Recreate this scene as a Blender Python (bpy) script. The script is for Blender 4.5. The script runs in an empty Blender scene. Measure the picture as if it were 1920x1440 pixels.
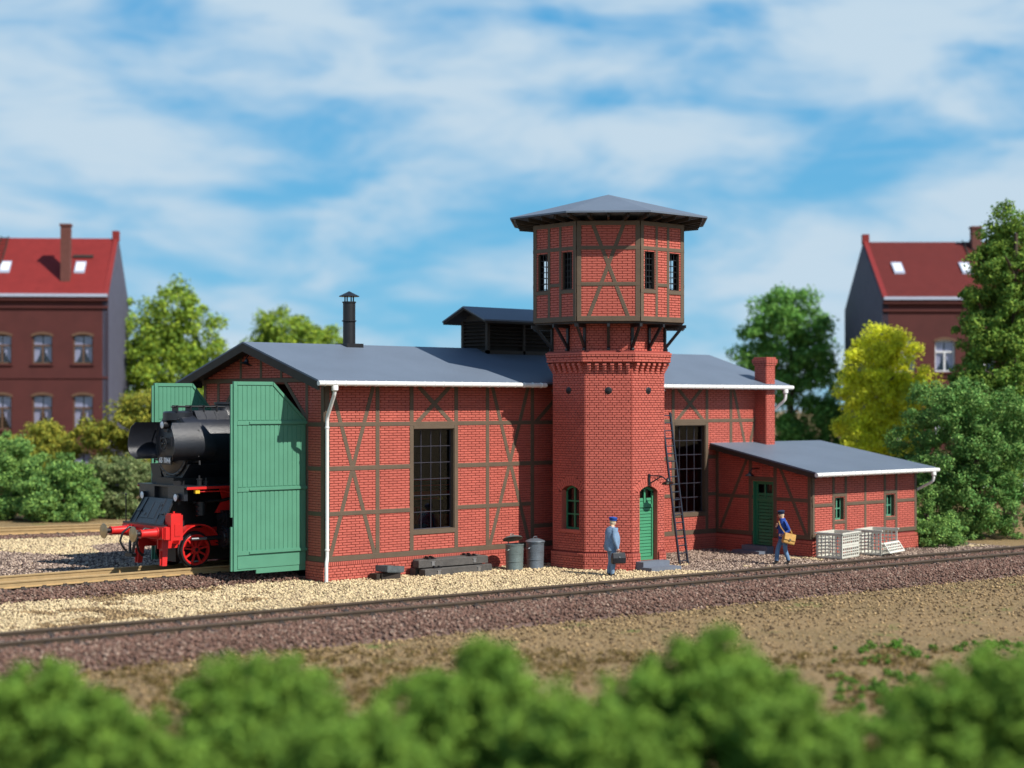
import bpy, bmesh, math, random
import numpy as np
from mathutils import Vector, Matrix, Euler

random.seed(7); RNG = np.random.default_rng(7)
S = bpy.context.scene
COL = S.collection
rad = math.radians

# ------------------------------------------------------------------ camera
AZ = rad(48.39)
FX, FY = math.cos(AZ), math.sin(AZ)          # viewing direction, level
CAM = Vector((-28.809, -40.752, 5.30))
cd = bpy.data.cameras.new('camera'); cam = bpy.data.objects.new('camera', cd); COL.objects.link(cam)
cam.location = CAM; cam.rotation_euler = (rad(90), 0, AZ - rad(90))
cd.sensor_width = 36.0; cd.lens = 3153/1920*36; cd.shift_y = 36/1920
cd.clip_start = 0.5; cd.clip_end = 4000
cd.dof.use_dof = True; cd.dof.focus_distance = 51.0; cd.dof.aperture_fstop = 0.27
S.camera = cam

# ------------------------------------------------------------------ world, sun, exposure
SUN = Vector((0.20, -1.0, 1.0)).normalized()
w = bpy.data.worlds.new('World'); S.world = w; w.use_nodes = True
nt = w.node_tree; nt.nodes.clear()
def N(t, **k):
    n = nt.nodes.new(t)
    for a, b in k.items(): setattr(n, a, b)
    return n
def L(a, b): nt.links.new(a, b)
out = N('ShaderNodeOutputWorld'); bg = N('ShaderNodeBackground')
sky = N('ShaderNodeTexSky', sky_type='NISHITA', sun_disc=False, sun_elevation=math.asin(SUN.z),
        sun_rotation=math.atan2(SUN.x, SUN.y), altitude=0, air_density=1.0, dust_density=0.4, ozone_density=3.0)
tint = N('ShaderNodeMix', data_type='RGBA', blend_type='MULTIPLY'); tint.inputs[0].default_value = 1
tint.inputs[7].default_value = (0.26, 0.66, 1.12, 1)
L(sky.outputs[0], tint.inputs[6])
tc = N('ShaderNodeTexCoord')
mp = N('ShaderNodeMapping', vector_type='POINT'); mp.inputs['Rotation'].default_value = (0, 0, rad(90) - AZ)
L(tc.outputs['Generated'], mp.inputs[0])
mp2 = N('ShaderNodeMapping', vector_type='POINT'); mp2.inputs['Rotation'].default_value = (0, rad(-7), 0)
mp2.inputs['Scale'].default_value = (9.5, 9.5, 28.0); mp2.inputs['Location'].default_value = (3.1, 1.7, 0.35)
L(mp.outputs[0], mp2.inputs[0])
n1 = N('ShaderNodeTexNoise'); n1.inputs['Scale'].default_value = 1.0; n1.inputs['Detail'].default_value = 4.5
n1.inputs['Roughness'].default_value = 0.54; n1.inputs['Distortion'].default_value = 0.35
L(mp2.outputs[0], n1.inputs['Vector'])
mp3 = N('ShaderNodeMapping', vector_type='POINT'); mp3.inputs['Rotation'].default_value = (0, rad(4), 0)
mp3.inputs['Scale'].default_value = (2.6, 2.6, 6.5); mp3.inputs['Location'].default_value = (0.4, 9.2, 2.6)
L(mp.outputs[0], mp3.inputs[0])
n2 = N('ShaderNodeTexNoise'); n2.inputs['Scale'].default_value = 1.0; n2.inputs['Detail'].default_value = 2.0
n2.inputs['Roughness'].default_value = 0.4; n2.inputs['Distortion'].default_value = 0.4
L(mp3.outputs[0], n2.inputs['Vector'])
ad = N('ShaderNodeMath', operation='MULTIPLY_ADD'); ad.inputs[1].default_value = 0.62
L(n1.outputs[0], ad.inputs[0])
sc2 = N('ShaderNodeMath', operation='MULTIPLY'); sc2.inputs[1].default_value = 0.38; L(n2.outputs[0], sc2.inputs[0])
L(sc2.outputs[0], ad.inputs[2])
mr = N('ShaderNodeMapRange', interpolation_type='SMOOTHSTEP')
mr.inputs[1].default_value = 0.35; mr.inputs[2].default_value = 0.59; mr.inputs[3].default_value = 0.08; mr.inputs[4].default_value = 1.0
L(ad.outputs[0], mr.inputs[0])
sep = N('ShaderNodeSeparateXYZ'); L(tc.outputs['Generated'], sep.inputs[0])
gr = N('ShaderNodeValToRGB'); L(sep.outputs[2], gr.inputs[0])
for e_, (p_, c_) in zip((gr.color_ramp.elements[0], gr.color_ramp.elements[1]), ((0.0, (.20, .60, .86, 1)), (0.24, (.05, .40, .78, 1)))): e_.position = p_; e_.color = c_
e_ = gr.color_ramp.elements.new(.8); e_.color = (.02, .11, .36, 1)
gs = N('ShaderNodeVectorMath', operation='SCALE'); gs.inputs['Scale'].default_value = 19.0; L(gr.outputs[0], gs.inputs[0])
clr = N('ShaderNodeMix', data_type='RGBA'); clr.inputs[0].default_value = .8; L(tint.outputs[2], clr.inputs[6]); L(gs.outputs[0], clr.inputs[7])
thin = N('ShaderNodeMapRange'); thin.inputs[1].default_value = .22; thin.inputs[2].default_value = .75; thin.inputs[3].default_value = 1.0; thin.inputs[4].default_value = .22
L(sep.outputs[2], thin.inputs[0]); cm = N('ShaderNodeMath', operation='MULTIPLY'); L(mr.outputs[0], cm.inputs[0]); L(thin.outputs[0], cm.inputs[1])   # clouds thin out towards the zenith
cl = N('ShaderNodeMix', data_type='RGBA'); L(cm.outputs[0], cl.inputs[0]); L(clr.outputs[2], cl.inputs[6])
cl.inputs[7].default_value = (10.2, 12.9, 15.2, 1)
L(cl.outputs[2], bg.inputs[0]); bg.inputs[1].default_value = 0.046
L(bg.outputs[0], out.inputs[0])
sd = bpy.data.lights.new('sun', 'SUN'); sun = bpy.data.objects.new('sun', sd); COL.objects.link(sun)
sd.energy = 5.0; sd.angle = rad(0.55); sd.color = (1.0, 0.955, 0.88)
sun.rotation_euler = SUN.to_track_quat('Z', 'Y').to_euler(); sun.location = (0, -10, 40)
S.view_settings.view_transform = 'Standard'; S.view_settings.look = 'None'
S.view_settings.exposure = 0.23; S.view_settings.gamma = 1.0; S.view_settings.use_curve_mapping = False

# ------------------------------------------------------------------ materials
def mat(name, col, rough=0.6, var=0.12, scale=6.0, speck=0.0, bump=0.0, bscale=30.0, metal=0.0, spec=0.4,
        island=0.0, emit=None, trans=0.0, col2=None, c2w=0.5):
    m = bpy.data.materials.new(name); m.use_nodes = True
    t = m.node_tree; b = t.nodes['Principled BSDF']
    tc = t.nodes.new('ShaderNodeTexCoord')
    n = t.nodes.new('ShaderNodeTexNoise'); n.inputs['Scale'].default_value = scale; n.inputs['Detail'].default_value = 4
    t.links.new(tc.outputs['Object'], n.inputs['Vector'])
    mr = t.nodes.new('ShaderNodeMapRange'); mr.inputs[1].default_value = 0.3; mr.inputs[2].default_value = 0.7
    mr.inputs[3].default_value = 1 - var; mr.inputs[4].default_value = 1 + var
    t.links.new(n.outputs[0], mr.inputs[0])
    val = mr.outputs[0]
    if speck > 0:
        n3 = t.nodes.new('ShaderNodeTexNoise'); n3.inputs['Scale'].default_value = 60; n3.inputs['Detail'].default_value = 2
        t.links.new(tc.outputs['Object'], n3.inputs['Vector'])
        m3 = t.nodes.new('ShaderNodeMapRange'); m3.inputs[1].default_value = 0.3; m3.inputs[2].default_value = 0.7
        m3.inputs[3].default_value = 1 - speck; m3.inputs[4].default_value = 1 + speck
        t.links.new(n3.outputs[0], m3.inputs[0])
        mu = t.nodes.new('ShaderNodeMath'); mu.operation = 'MULTIPLY'
        t.links.new(val, mu.inputs[0]); t.links.new(m3.outputs[0], mu.inputs[1]); val = mu.outputs[0]
    if island > 0:
        g = t.nodes.new('ShaderNodeNewGeometry')
        m4 = t.nodes.new('ShaderNodeMapRange'); m4.inputs[3].default_value = 1 - island; m4.inputs[4].default_value = 1 + island
        t.links.new(g.outputs['Random Per Island'], m4.inputs[0])
        mu = t.nodes.new('ShaderNodeMath'); mu.operation = 'MULTIPLY'
        t.links.new(val, mu.inputs[0]); t.links.new(m4.outputs[0], mu.inputs[1]); val = mu.outputs[0]
    base = None
    if col2:
        mx = t.nodes.new('ShaderNodeMix'); mx.data_type = 'RGBA'
        mx.inputs[6].default_value = (*col, 1); mx.inputs[7].default_value = (*col2, 1)
        g = t.nodes.new('ShaderNodeNewGeometry') if island > 0 else None
        m5 = t.nodes.new('ShaderNodeMapRange')
        if g:
            wn = t.nodes.new('ShaderNodeTexWhiteNoise'); wn.noise_dimensions = '1D'
            t.links.new(g.outputs['Random Per Island'], wn.inputs['W']); t.links.new(wn.outputs[0], m5.inputs[0])
            m5.inputs[1].default_value = c2w - 0.15; m5.inputs[2].default_value = c2w + 0.15
        else:
            n5 = t.nodes.new('ShaderNodeTexNoise'); n5.inputs['Scale'].default_value = scale*0.37; n5.inputs['Detail'].default_value = 5
            t.links.new(tc.outputs['Object'], n5.inputs['Vector']); t.links.new(n5.outputs[0], m5.inputs[0])
            m5.inputs[1].default_value = c2w - 0.1; m5.inputs[2].default_value = c2w + 0.1
        t.links.new(m5.outputs[0], mx.inputs[0]); base = mx.outputs[2]
    vm = t.nodes.new('ShaderNodeVectorMath'); vm.operation = 'SCALE'
    if base is not None: t.links.new(base, vm.inputs[0])
    else: vm.inputs[0].default_value = col
    t.links.new(val, vm.inputs['Scale'])
    t.links.new(vm.outputs[0], b.inputs['Base Color'])
    b.inputs['Roughness'].default_value = rough; b.inputs['Metallic'].default_value = metal
    b.inputs['Specular IOR Level'].default_value = spec
    if bump > 0:
        nb = t.nodes.new('ShaderNodeTexNoise'); nb.inputs['Scale'].default_value = bscale; nb.inputs['Detail'].default_value = 3
        t.links.new(tc.outputs['Object'], nb.inputs['Vector'])
        bp = t.nodes.new('ShaderNodeBump'); bp.inputs['Strength'].default_value = bump; bp.inputs['Distance'].default_value = 0.02
        t.links.new(nb.outputs[0], bp.inputs['Height']); t.links.new(bp.outputs[0], b.inputs['Normal'])
    if trans > 0:
        o = t.nodes['Material Output']; tr = t.nodes.new('ShaderNodeBsdfTranslucent'); mxs = t.nodes.new('ShaderNodeMixShader')
        mxs.inputs[0].default_value = trans
        t.links.new(vm.outputs[0], tr.inputs[0]); t.links.new(b.outputs[0], mxs.inputs[1]); t.links.new(tr.outputs[0], mxs.inputs[2])
        t.links.new(mxs.outputs[0], o.inputs[0])
    return m

def glassmat(name, tint=(0.75, 0.8, 0.85), refl=0.03):
    m = bpy.data.materials.new(name); m.use_nodes = True; t = m.node_tree; t.nodes.clear()
    o = t.nodes.new('ShaderNodeOutputMaterial'); a = t.nodes.new('ShaderNodeBsdfTransparent'); g = t.nodes.new('ShaderNodeBsdfGlossy')
    a.inputs[0].default_value = (*tint, 1); g.inputs['Roughness'].default_value = 0.03
    x = t.nodes.new('ShaderNodeMixShader'); x.inputs[0].default_value = refl
    t.links.new(a.outputs[0], x.inputs[1]); t.links.new(g.outputs[0], x.inputs[2]); t.links.new(x.outputs[0], o.inputs[0])
    return m

BRICK = mat('red_brick', (0.49, 0.116, 0.084), 0.55, 0.07, 1.5, 0.10, 0.15, 90, island=0.07, spec=0.35)
MORTAR = mat('shade_darkened_joint', (0.23, 0.042, 0.033), 0.8, 0.12, 3)  # brick red made darker, shadow of the recessed joints put into the colour
TIMBER = mat('brown_timber', (0.12, 0.086, 0.058), 0.6, 0.08, 3, 0.14, 0.2, 70, spec=0.3)
DTIMBER = mat('dark_timber', (0.035, 0.026, 0.02), 0.65, 0.15, 3, 0.1)
BLACK = mat('black_iron', (0.012, 0.012, 0.014), 0.42, 0.2, 5, 0.1, spec=0.5)
ROOF = mat('grey_roof_felt', (0.13, 0.16, 0.205), 0.55, 0.06, 0.8, 0.14, 0.12, 60, spec=0.35)
WHITE = mat('white_gutter', (0.78, 0.77, 0.74), 0.4, 0.03, 3)
RUST = mat('rusty_pipe', (0.45, 0.28, 0.17), 0.7, 0.4, 8)
GREEN = mat('green_door_paint', (0.088, 0.26, 0.165), 0.5, 0.05, 2, 0.08, spec=0.4)
TGREEN = mat('mid_green_paint', (0.055, 0.25, 0.125), 0.5, 0.05, 2, 0.05)
DGREEN = mat('dark_green_paint', (0.035, 0.19, 0.095), 0.5, 0.05, 2, 0.05)
BARM = mat('grey_violet_window_bars', (.05, .047, .065), .5)
GLASS = glassmat('window_glass')
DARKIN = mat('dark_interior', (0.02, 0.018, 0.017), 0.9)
STEPM = mat('grey_step_stone', (0.14, 0.16, 0.20), 0.7, 0.06, 4, 0.1)
LOCO = mat('satin_black_paint', (0.015, 0.017, 0.023), 0.33, 0.12, 3, 0.3, 0.3, 90, spec=0.6)
LOCOR = mat('loco_red_paint', (0.62, 0.02, 0.018), 0.35, 0.06, 3, spec=0.5)
BRASS = mat('burnished_buffer_metal', (0.42, 0.34, 0.22), 0.33, 0.15, 6, metal=0.9)
STEEL = mat('bright_steel', (0.6, 0.62, 0.65), 0.3, 0.05, 5, metal=0.9)
LENS = mat('lamp_lens', (0.85, 0.88, 0.9), 0.12, 0.02, 3, spec=0.9)
YELLOW = mat('yellow_paint', (0.8, 0.5, 0.03), 0.5)
LETTER = mat('white_lettering', (0.85, 0.85, 0.83), 0.5, 0.0)

# ------------------------------------------------------------------ mesh builder
class MB:
    def __init__(s): s.v = []; s.f = []
    def add(s, vs, fs):
        o = len(s.v); s.v += [tuple(x) for x in vs]; s.f += [tuple(i + o for i in q) for q in fs]; return s
    def hexa(s, p):   # p: 8 points bottom 4 ccw, top 4
        return s.add(p, [(0, 3, 2, 1), (4, 5, 6, 7), (0, 1, 5, 4), (1, 2, 6, 5), (2, 3, 7, 6), (3, 0, 4, 7)])
    def box(s, x0, x1, y0, y1, z0, z1):
        x0, x1 = min(x0, x1), max(x0, x1); y0, y1 = min(y0, y1), max(y0, y1)
        return s.hexa([(x0, y0, z0), (x1, y0, z0), (x1, y1, z0), (x0, y1, z0), (x0, y0, z1), (x1, y0, z1), (x1, y1, z1), (x0, y1, z1)])
    def obox(s, c, size, M=None):
        M = M or Matrix.Identity(3); c = Vector(c); hx, hy, hz = [a/2 for a in size]
        return s.hexa([c + M @ Vector(q) for q in [(-hx, -hy, -hz), (hx, -hy, -hz), (hx, hy, -hz), (-hx, hy, -hz), (-hx, -hy, hz), (hx, -hy, hz), (hx, hy, hz), (-hx, hy, hz)]])
    def bar(s, a, b, wd, ht, up=(0, 0, 1)):
        a, b = Vector(a), Vector(b); d = (b - a); l = d.length; d.normalize(); up = Vector(up)
        y = up.cross(d)
        if y.length < 1e-5: y = Vector((1, 0, 0)).cross(d)
        y.normalize(); z = d.cross(y)
        return s.obox((a + b)/2, (l, wd, ht), Matrix((d, y, z)).transposed())
    def prism(s, pts0, pts1):
        n = len(pts0)
        return s.add(list(pts0) + list(pts1), [tuple(range(n))[::-1], tuple(range(n, 2*n))] + [(i, (i + 1) % n, (i + 1) % n + n, i + n) for i in range(n)])
    def tube(s, pts, r, seg=8, caps=True):
        pts = [Vector(p) for p in pts]; rs = r if isinstance(r, (list, tuple)) else [r]*len(pts); rings = []
        prev = None
        for i, p in enumerate(pts):
            d = (pts[min(i + 1, len(pts) - 1)] - pts[max(i - 1, 0)]).normalized()
            if prev is None:
                a = Vector((0, 0, 1)) if abs(d.z) < 0.9 else Vector((1, 0, 0)); x = d.cross(a).normalized()
            else: x = (prev - d*prev.dot(d)).normalized()
            prev = x; y = d.cross(x); o = len(s.v)
            s.v += [tuple(p + (x*math.cos(2*math.pi*k/seg) + y*math.sin(2*math.pi*k/seg))*rs[i]) for k in range(seg)]
            rings.append(o)
        for a, b in zip(rings, rings[1:]):
            for k in range(seg): s.f.append((a + k, a + (k + 1) % seg, b + (k + 1) % seg, b + k))
        if caps:
            s.f.append(tuple(rings[0] + k for k in range(seg))[::-1]); s.f.append(tuple(rings[-1] + k for k in range(seg)))
        return s
    def lathe(s, prof, o=(0, 0, 0), ax=(0, 0, 1), seg=20, a0=0, a1=2*math.pi, closed=True):
        ax = Vector(ax).normalized(); a = Vector((1, 0, 0)) if abs(ax.x) < 0.9 else Vector((0, 0, 1))
        x = a.cross(ax).normalized(); y = ax.cross(x); o = Vector(o); base = len(s.v)
        full = abs(a1 - a0 - 2*math.pi) < 1e-6; m = seg if full else seg + 1
        for r, h in prof:
            for k in range(m):
                t = a0 + (a1 - a0)*k/seg
                s.v.append(tuple(o + ax*h + (x*math.cos(t) + y*math.sin(t))*r))
        for i in range(len(prof) - 1):
            for k in range(seg):
                a_, b_ = base + i*m + k, base + i*m + (k + 1) % m
                s.f.append((a_, b_, b_ + m, a_ + m))
        return s
    def disc(s, c, ax, r, seg=20):
        return s.lathe([(r, 0), (0.0001, 0)], c, ax, seg)
    def build(s, name, m, parent=None, smooth=None, kind=None, label=None, top=None, flip=False):
        me = bpy.data.meshes.new(name)
        L0 = rootloc(parent) if parent else (Vector(top) if top is not None else None)
        if L0 is None:
            a = np.array(s.v); L0 = Vector(((a[:, 0].min() + a[:, 0].max())/2, (a[:, 1].min() + a[:, 1].max())/2, a[:, 2].min()))
        v = np.array(s.v, dtype=np.float64) - np.array(L0)
        me.from_pydata(v.tolist(), [], s.f); me.update()
        if smooth:
            me.polygons.foreach_set('use_smooth', [True]*len(me.polygons))
            me.set_sharp_from_angle(angle=rad(smooth))
        me.materials.append(m)
        ob = bpy.data.objects.new(name, me); COL.objects.link(ob)
        if parent: ob.parent = parent
        else: ob.location = L0
        if kind: ob['kind'] = kind
        if label: ob['label'] = label
        return ob

def rootloc(o):
    while o.parent: o = o.parent
    return o.location.copy()
def tag(o, label, cat, group=None, kind=None):
    o['label'] = label; o['category'] = cat
    if group: o['group'] = group
    if kind: o['kind'] = kind
    return o
def thing(name, loc, label, cat, group=None, rz=0):
    o = bpy.data.objects.new(name, None); COL.objects.link(o); o.location = loc; o.rotation_euler.z = rz
    o.empty_display_size = 0.3
    return tag(o, label, cat, group)
def copy_tree(o, parent=None, loc=None, rz=None):
    c = o.copy(); COL.objects.link(c)
    if parent: c.parent = parent
    if loc is not None: c.location = loc
    if rz is not None: c.rotation_euler.z = rz
    for ch in list(o.children): copy_tree(ch, c)
    return c
def inst(name, me, parent, loc, rot=(0, 0, 0), scale=(1, 1, 1), absolute=True):
    o = bpy.data.objects.new(name, me); COL.objects.link(o); o.parent = parent
    o.location = (Vector(loc) - rootloc(parent)) if absolute else loc
    o.rotation_euler = rot; o.scale = scale
    return o
def cam_point(px, depth, z=0.0):     # a spot in the world, found from its distance and bearing in the photograph
    l = (px - 960)/3153*depth
    return Vector((CAM.x + depth*FX + l*FY, CAM.y + depth*FY - l*FX, z))

class Frame:
    def __init__(s, o, u, n=None):
        s.o = Vector(o).to_3d(); s.u = Vector(u).to_3d().normalized(); s.n = Vector((s.u.y, -s.u.x, 0)) if n is None else Vector(n).to_3d()
    def p(s, u, z, n=0): return s.o + s.u*u + s.n*n + Vector((0, 0, z))
    @property
    def ang(s): return math.atan2(s.u.y, s.u.x)

def fbox(mb, fr, u0, u1, z0, z1, n0, n1):
    # orientation independent hexahedron in a wall frame
    P = [fr.p(u0, z0, n1), fr.p(u1, z0, n1), fr.p(u1, z0, n0), fr.p(u0, z0, n0), fr.p(u0, z1, n1), fr.p(u1, z1, n1), fr.p(u1, z1, n0), fr.p(u0, z1, n0)]
    return mb.hexa(P)
def fprism(mb, fr, poly, n0, n1):
    return mb.prism([fr.p(u, z, n0) for u, z in poly], [fr.p(u, z, n1) for u, z in poly])
def slab(mb, fr, u0, u1, z0, z1, ops, n0, n1):
    us = sorted({u0, u1, *[q for o in ops for q in o[:2]]}); zs = sorted({z0, z1, *[q for o in ops for q in o[2:4]]})
    for a, b in zip(us, us[1:]):
        run = None
        for c, d in zip(zs, zs[1:]):
            inside = any(o[0] - 1e-6 <= a and b <= o[1] + 1e-6 and o[2] - 1e-6 <= c and d <= o[3] + 1e-6 for o in ops)
            if inside:
                if run: fbox(mb, fr, a, b, run[0], run[1], n0, n1); run = None
            else: run = (run[0], d) if run else (c, d)
        if run: fbox(mb, fr, a, b, run[0], run[1], n0, n1)
    return mb
def arch_z(u, u0, u1, zs, rise):      # height of a segmental arch at u
    h = (u1 - u0)/2; R = (h*h + rise*rise)/(2*rise); x = u - (u0 + u1)/2
    return zs + rise - R + math.sqrt(max(R*R - x*x, 0))
def arch_fill(mb, fr, u0, u1, zs, rise, n0, n1, k=8):
    for i in range(k):
        a, b = u0 + (u1 - u0)*i/k, u0 + (u1 - u0)*(i + 1)/k
        fprism(mb, fr, [(a, arch_z(a, u0, u1, zs, rise)), (b, arch_z(b, u0, u1, zs, rise)), (b, zs + rise), (a, zs + rise)], n0, n1)

# ---- bricks --------------------------------------------------------------
J = 0.016   # joint width
def brick_hex(mb, fr, a, b, c, d, n1=0.028, n0=-0.004, ch=0.006):
    P = [fr.p(a, c, n0), fr.p(b, c, n0), fr.p(b, d, n0), fr.p(a, d, n0), fr.p(a, c, n1 - ch), fr.p(b, c, n1 - ch), fr.p(b, d, n1 - ch), fr.p(a, d, n1 - ch),
         fr.p(a + ch, c + ch, n1), fr.p(b - ch, c + ch, n1), fr.p(b - ch, d - ch, n1), fr.p(a + ch, d - ch, n1)]
    mb.add(P, [(0, 1, 5, 4), (1, 2, 6, 5), (2, 3, 7, 6), (3, 0, 4, 7), (4, 5, 9, 8), (5, 6, 10, 9), (6, 7, 11, 10), (7, 4, 8, 11), (8, 9, 10, 11)])
def rows(u0, u1, z0, z1, course, bond, blocked=None, urange=None, cover=None):
    outl = []; nrow = max(1, round((z1 - z0)/course)); course = (z1 - z0)/nrow
    for r in range(nrow):
        za = z0 + r*course; zc = za + course/2; a0, a1 = (u0, u1) if urange is None else urange(zc)
        if a1 - a0 < 0.05: continue
        iv = [(a0, a1)]
        for (p, q) in (blocked(zc) if blocked else []):
            nx = []
            for (s_, e_) in iv:
                if q <= s_ or p >= e_: nx.append((s_, e_)); continue
                if p > s_: nx.append((s_, p))
                if q < e_: nx.append((q, e_))
            iv = nx
        if bond == 'S': Ls = [0.314]; off = (r % 2)*0.157
        elif bond == 'H': Ls = [0.07]; off = 0
        else: Ls = [0.286] if r % 2 else [0.143]; off = (0.0715 if r % 4 == 1 else 0.2145) if r % 2 else 0
        u = u0 - off
        while u < u1:
            l = Ls[0]
            for (s_, e_) in iv:
                a, b = max(u, s_), min(u + l, e_)
                if b - a > 0.035:
                    ba, bb = a + J/2, b - J/2
                    if cover and cover(ba, za + J/2, bb, za + course - J/2): continue
                    outl.append((ba, bb, za + J/2, za + course - J/2, abs(b - a - l) < 1e-4))
            u += l
    return outl
BR_POOL = {}   # thing -> list of (distance, wall, frame, brick, n1)
def lay(wall, fr, bricks, n1=0.028, pool=None):
    for q in bricks:
        c = fr.p((q[0] + q[1])/2, (q[2] + q[3])/2)
        facing = (CAM - c).dot(fr.n) > 0
        d = (CAM - c).length if facing else 1e4
        BR_POOL.setdefault(pool, []).append((d - (q[1] - q[0])*3, wall, fr, q, n1))
BM_CACHE = {}
def finish_bricks(pool, limit=300, name='brick'):
    lst = BR_POOL.pop(pool); lst.sort(key=lambda t: t[0]); k = 0; rest = {}
    for d, wall, fr, q, n1 in lst:
        if k < limit and d < 5000 and q[1] - q[0] > 0.1:
            key = (round(q[1] - q[0], 3), round(q[3] - q[2], 3), n1)
            if key not in BM_CACHE:
                mb = MB(); f0 = Frame((0, 0, 0), (1, 0, 0)); brick_hex(mb, f0, -key[0]/2, key[0]/2, -key[1]/2, key[1]/2, n1)
                me = bpy.data.meshes.new('brick'); me.from_pydata(mb.v, [], mb.f); me.materials.append(BRICK); BM_CACHE[key] = me
            inst(name, BM_CACHE[key], wall, fr.p((q[0] + q[1])/2, (q[2] + q[3])/2), (0, 0, fr.ang)); k += 1
        else: rest.setdefault(wall.name, (wall, []))[1].append((fr, q, n1))
    for wall, l in rest.values():
        mb = MB()
        for fr, q, n1 in l: brick_hex(mb, fr, *q[:4], n1)
        mb.build('brickwork', BRICK, wall, kind='stuff')
def beam_cover(beams):
    segs = [(Vector((a, b)), Vector((c, d)), wd/2) for a, b, c, d, wd in beams]
    def inside(p):
        for a, b, h in segs:
            ab = b - a; t = max(0, min(1, (p - a).dot(ab)/ab.length_squared))
            if (p - a - ab*t).length < h - 0.005: yield (a, b)
    def cov(u0, z0, u1, z1):
        s = None
        for p in [(u0, z0), (u1, z0), (u1, z1), (u0, z1)]:
            q = set(id(x) for x in [])
            cur = {(tuple(a), tuple(b)) for a, b in inside(Vector(p))}
            s = cur if s is None else s & cur
            if not s: return False
        return True
    return cov
def timbers(fr, beams, parent, m=TIMBER, name='timber_beam', n0=0.0, base=0.038):
    for i, (a, b, c, d, wd) in enumerate(beams):
        A, B = Vector((a, b)), Vector((c, d)); e = (B - A); ln = e.length; e /= ln; nn = Vector((-e.y, e.x))
        diag = abs(e.x) > 0.05 and abs(e.y) > 0.05
        n1 = base + (0.0 if diag else (0.008 if abs(e.x) > 0.5 else 0.004)) - (0.0016 if diag and e.x*e.y > 0 else 0)
        h = wd/2; ch = 0.008
        def q(s_, t_, n): u, z = A + e*s_ + nn*t_; return fr.p(u, z, n)
        P = [q(0, -h, n0), q(ln, -h, n0), q(ln, h, n0), q(0, h, n0), q(0, -h, n1 - ch), q(ln, -h, n1 - ch), q(ln, h, n1 - ch), q(0, h, n1 - ch),
             q(ch, -h + ch, n1), q(ln - ch, -h + ch, n1), q(ln - ch, h - ch, n1), q(ch, h - ch, n1)]
        mb = MB().add(P, [(0, 1, 5, 4), (1, 2, 6, 5), (2, 3, 7, 6), (3, 0, 4, 7), (4, 5, 9, 8), (5, 6, 10, 9), (6, 7, 11, 10), (7, 4, 8, 11), (8, 9, 10, 11), (3, 2, 1, 0)])
        mb.build(name, m, parent)

def bar_window(fr, u0, u1, z0, z1, nu, nz, parent, m, nd=-0.12, t=0.022, frame=0.05, name='window', panes=True, vs=None, barname='glazing_bar'):
    mb = MB()
    fbox(mb, fr, u0, u1, z0, z0 + frame, nd - .04, nd); fbox(mb, fr, u0, u1, z1 - frame, z1, nd - .04, nd)
    fbox(mb, fr, u0, u0 + frame, z0 + frame, z1 - frame, nd - .04, nd); fbox(mb, fr, u1 - frame, u1, z0 + frame, z1 - frame, nd - .04, nd)
    W_ = mb.build(name, m, parent)
    a0, a1, c0, c1 = u0 + frame, u1 - frame, z0 + frame, z1 - frame
    for i in range(1, nu):
        u = a0 + (a1 - a0)*i/nu; MBx = MB(); fbox(MBx, fr, u - t/2, u + t/2, c0, c1, nd - .025, nd - .004); MBx.build(barname, m, W_)
    for i in range(1, nz):
        z = c0 + (c1 - c0)*i/nz; MBx = MB(); fbox(MBx, fr, a0, a1, z - t/2, z + t/2, nd - .027, nd - .001); MBx.build(barname, m, W_)
    if panes:
        pw, ph = (a1 - a0)/nu, (c1 - c0)/nz
        me = bpy.data.meshes.new('pane'); x, z = pw/2 - t/2, ph/2 - t/2
        me.from_pydata([(-x, 0, -z), (x, 0, -z), (x, 0, z), (-x, 0, z), (-x, .004, -z), (x, .004, -z), (x, .004, z), (-x, .004, z)], [],
                       [(0, 1, 2, 3), (7, 6, 5, 4), (0, 4, 5, 1), (1, 5, 6, 2), (2, 6, 7, 3), (3, 7, 4, 0)]); me.materials.append(GLASS)
        for i in range(nu):
            for k in range(nz):
                inst('pane', me, W_, fr.p(a0 + pw*(i + .5), c0 + ph*(k + .5), nd - .02), (0, 0, fr.ang))
    return W_

# ------------------------------------------------------------------ engine shed
SW, SL = 6.71, 20.0           # width (Y) and length (X)
RY, RZ, EZ, OV = SW/2, 7.19, 5.98, 0.66
def roof_z(y): return RZ - abs(y - RY)*(RZ - EZ)/(RY + OV)
shed = thing('engine_shed', (0, 0, 0), 'long half-timbered red brick locomotive shed with grey gable roof and green doors', 'engine shed')
Z_TOP = 5.93

def mirror(b): return [(20 - a, z, 20 - c, d, wd) for a, z, c, d, wd in b]
LW = [(0.07, .68, 0.07, Z_TOP, .15), (1.92, .68, 1.92, Z_TOP, .15), (3.23, .68, 3.23, Z_TOP, .15), (5.01, .68, 5.01, Z_TOP, .15),
      (6.31, .68, 6.31, Z_TOP, .14), (8.25, .68, 8.25, Z_TOP, .15), (0, 4.67, 10, 4.67, .13), (0, 3.36, 3.23, 3.36, .14), (0, 2.02, 3.23, 2.02, .13),
      (5.01, 3.34, 10, 3.34, .14), (5.01, 2.02, 8.25, 2.02, .13), (8.25, 1.28, 10, 1.28, .14), (0, .68, 10, .68, .16), (3.23, 1.31, 5.01, 1.31, .14),
      (3.31, 4.56, 4.93, 4.56, .11),
      (.21, 5.8, 1.82, .72, .14), (1.76, 5.8, .18, .76, .14), (6.52, 5.82, 8.12, .72, .14), (8.07, 5.83, 6.40, .72, .14),
      (3.42, 4.68, 4.76, 5.82, .14), (4.83, 4.68, 3.5, 5.82, .14), (8.4, 4.68, 9.6, 5.7, .14)]
LWR = [b for b in mirror(LW)]
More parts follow.
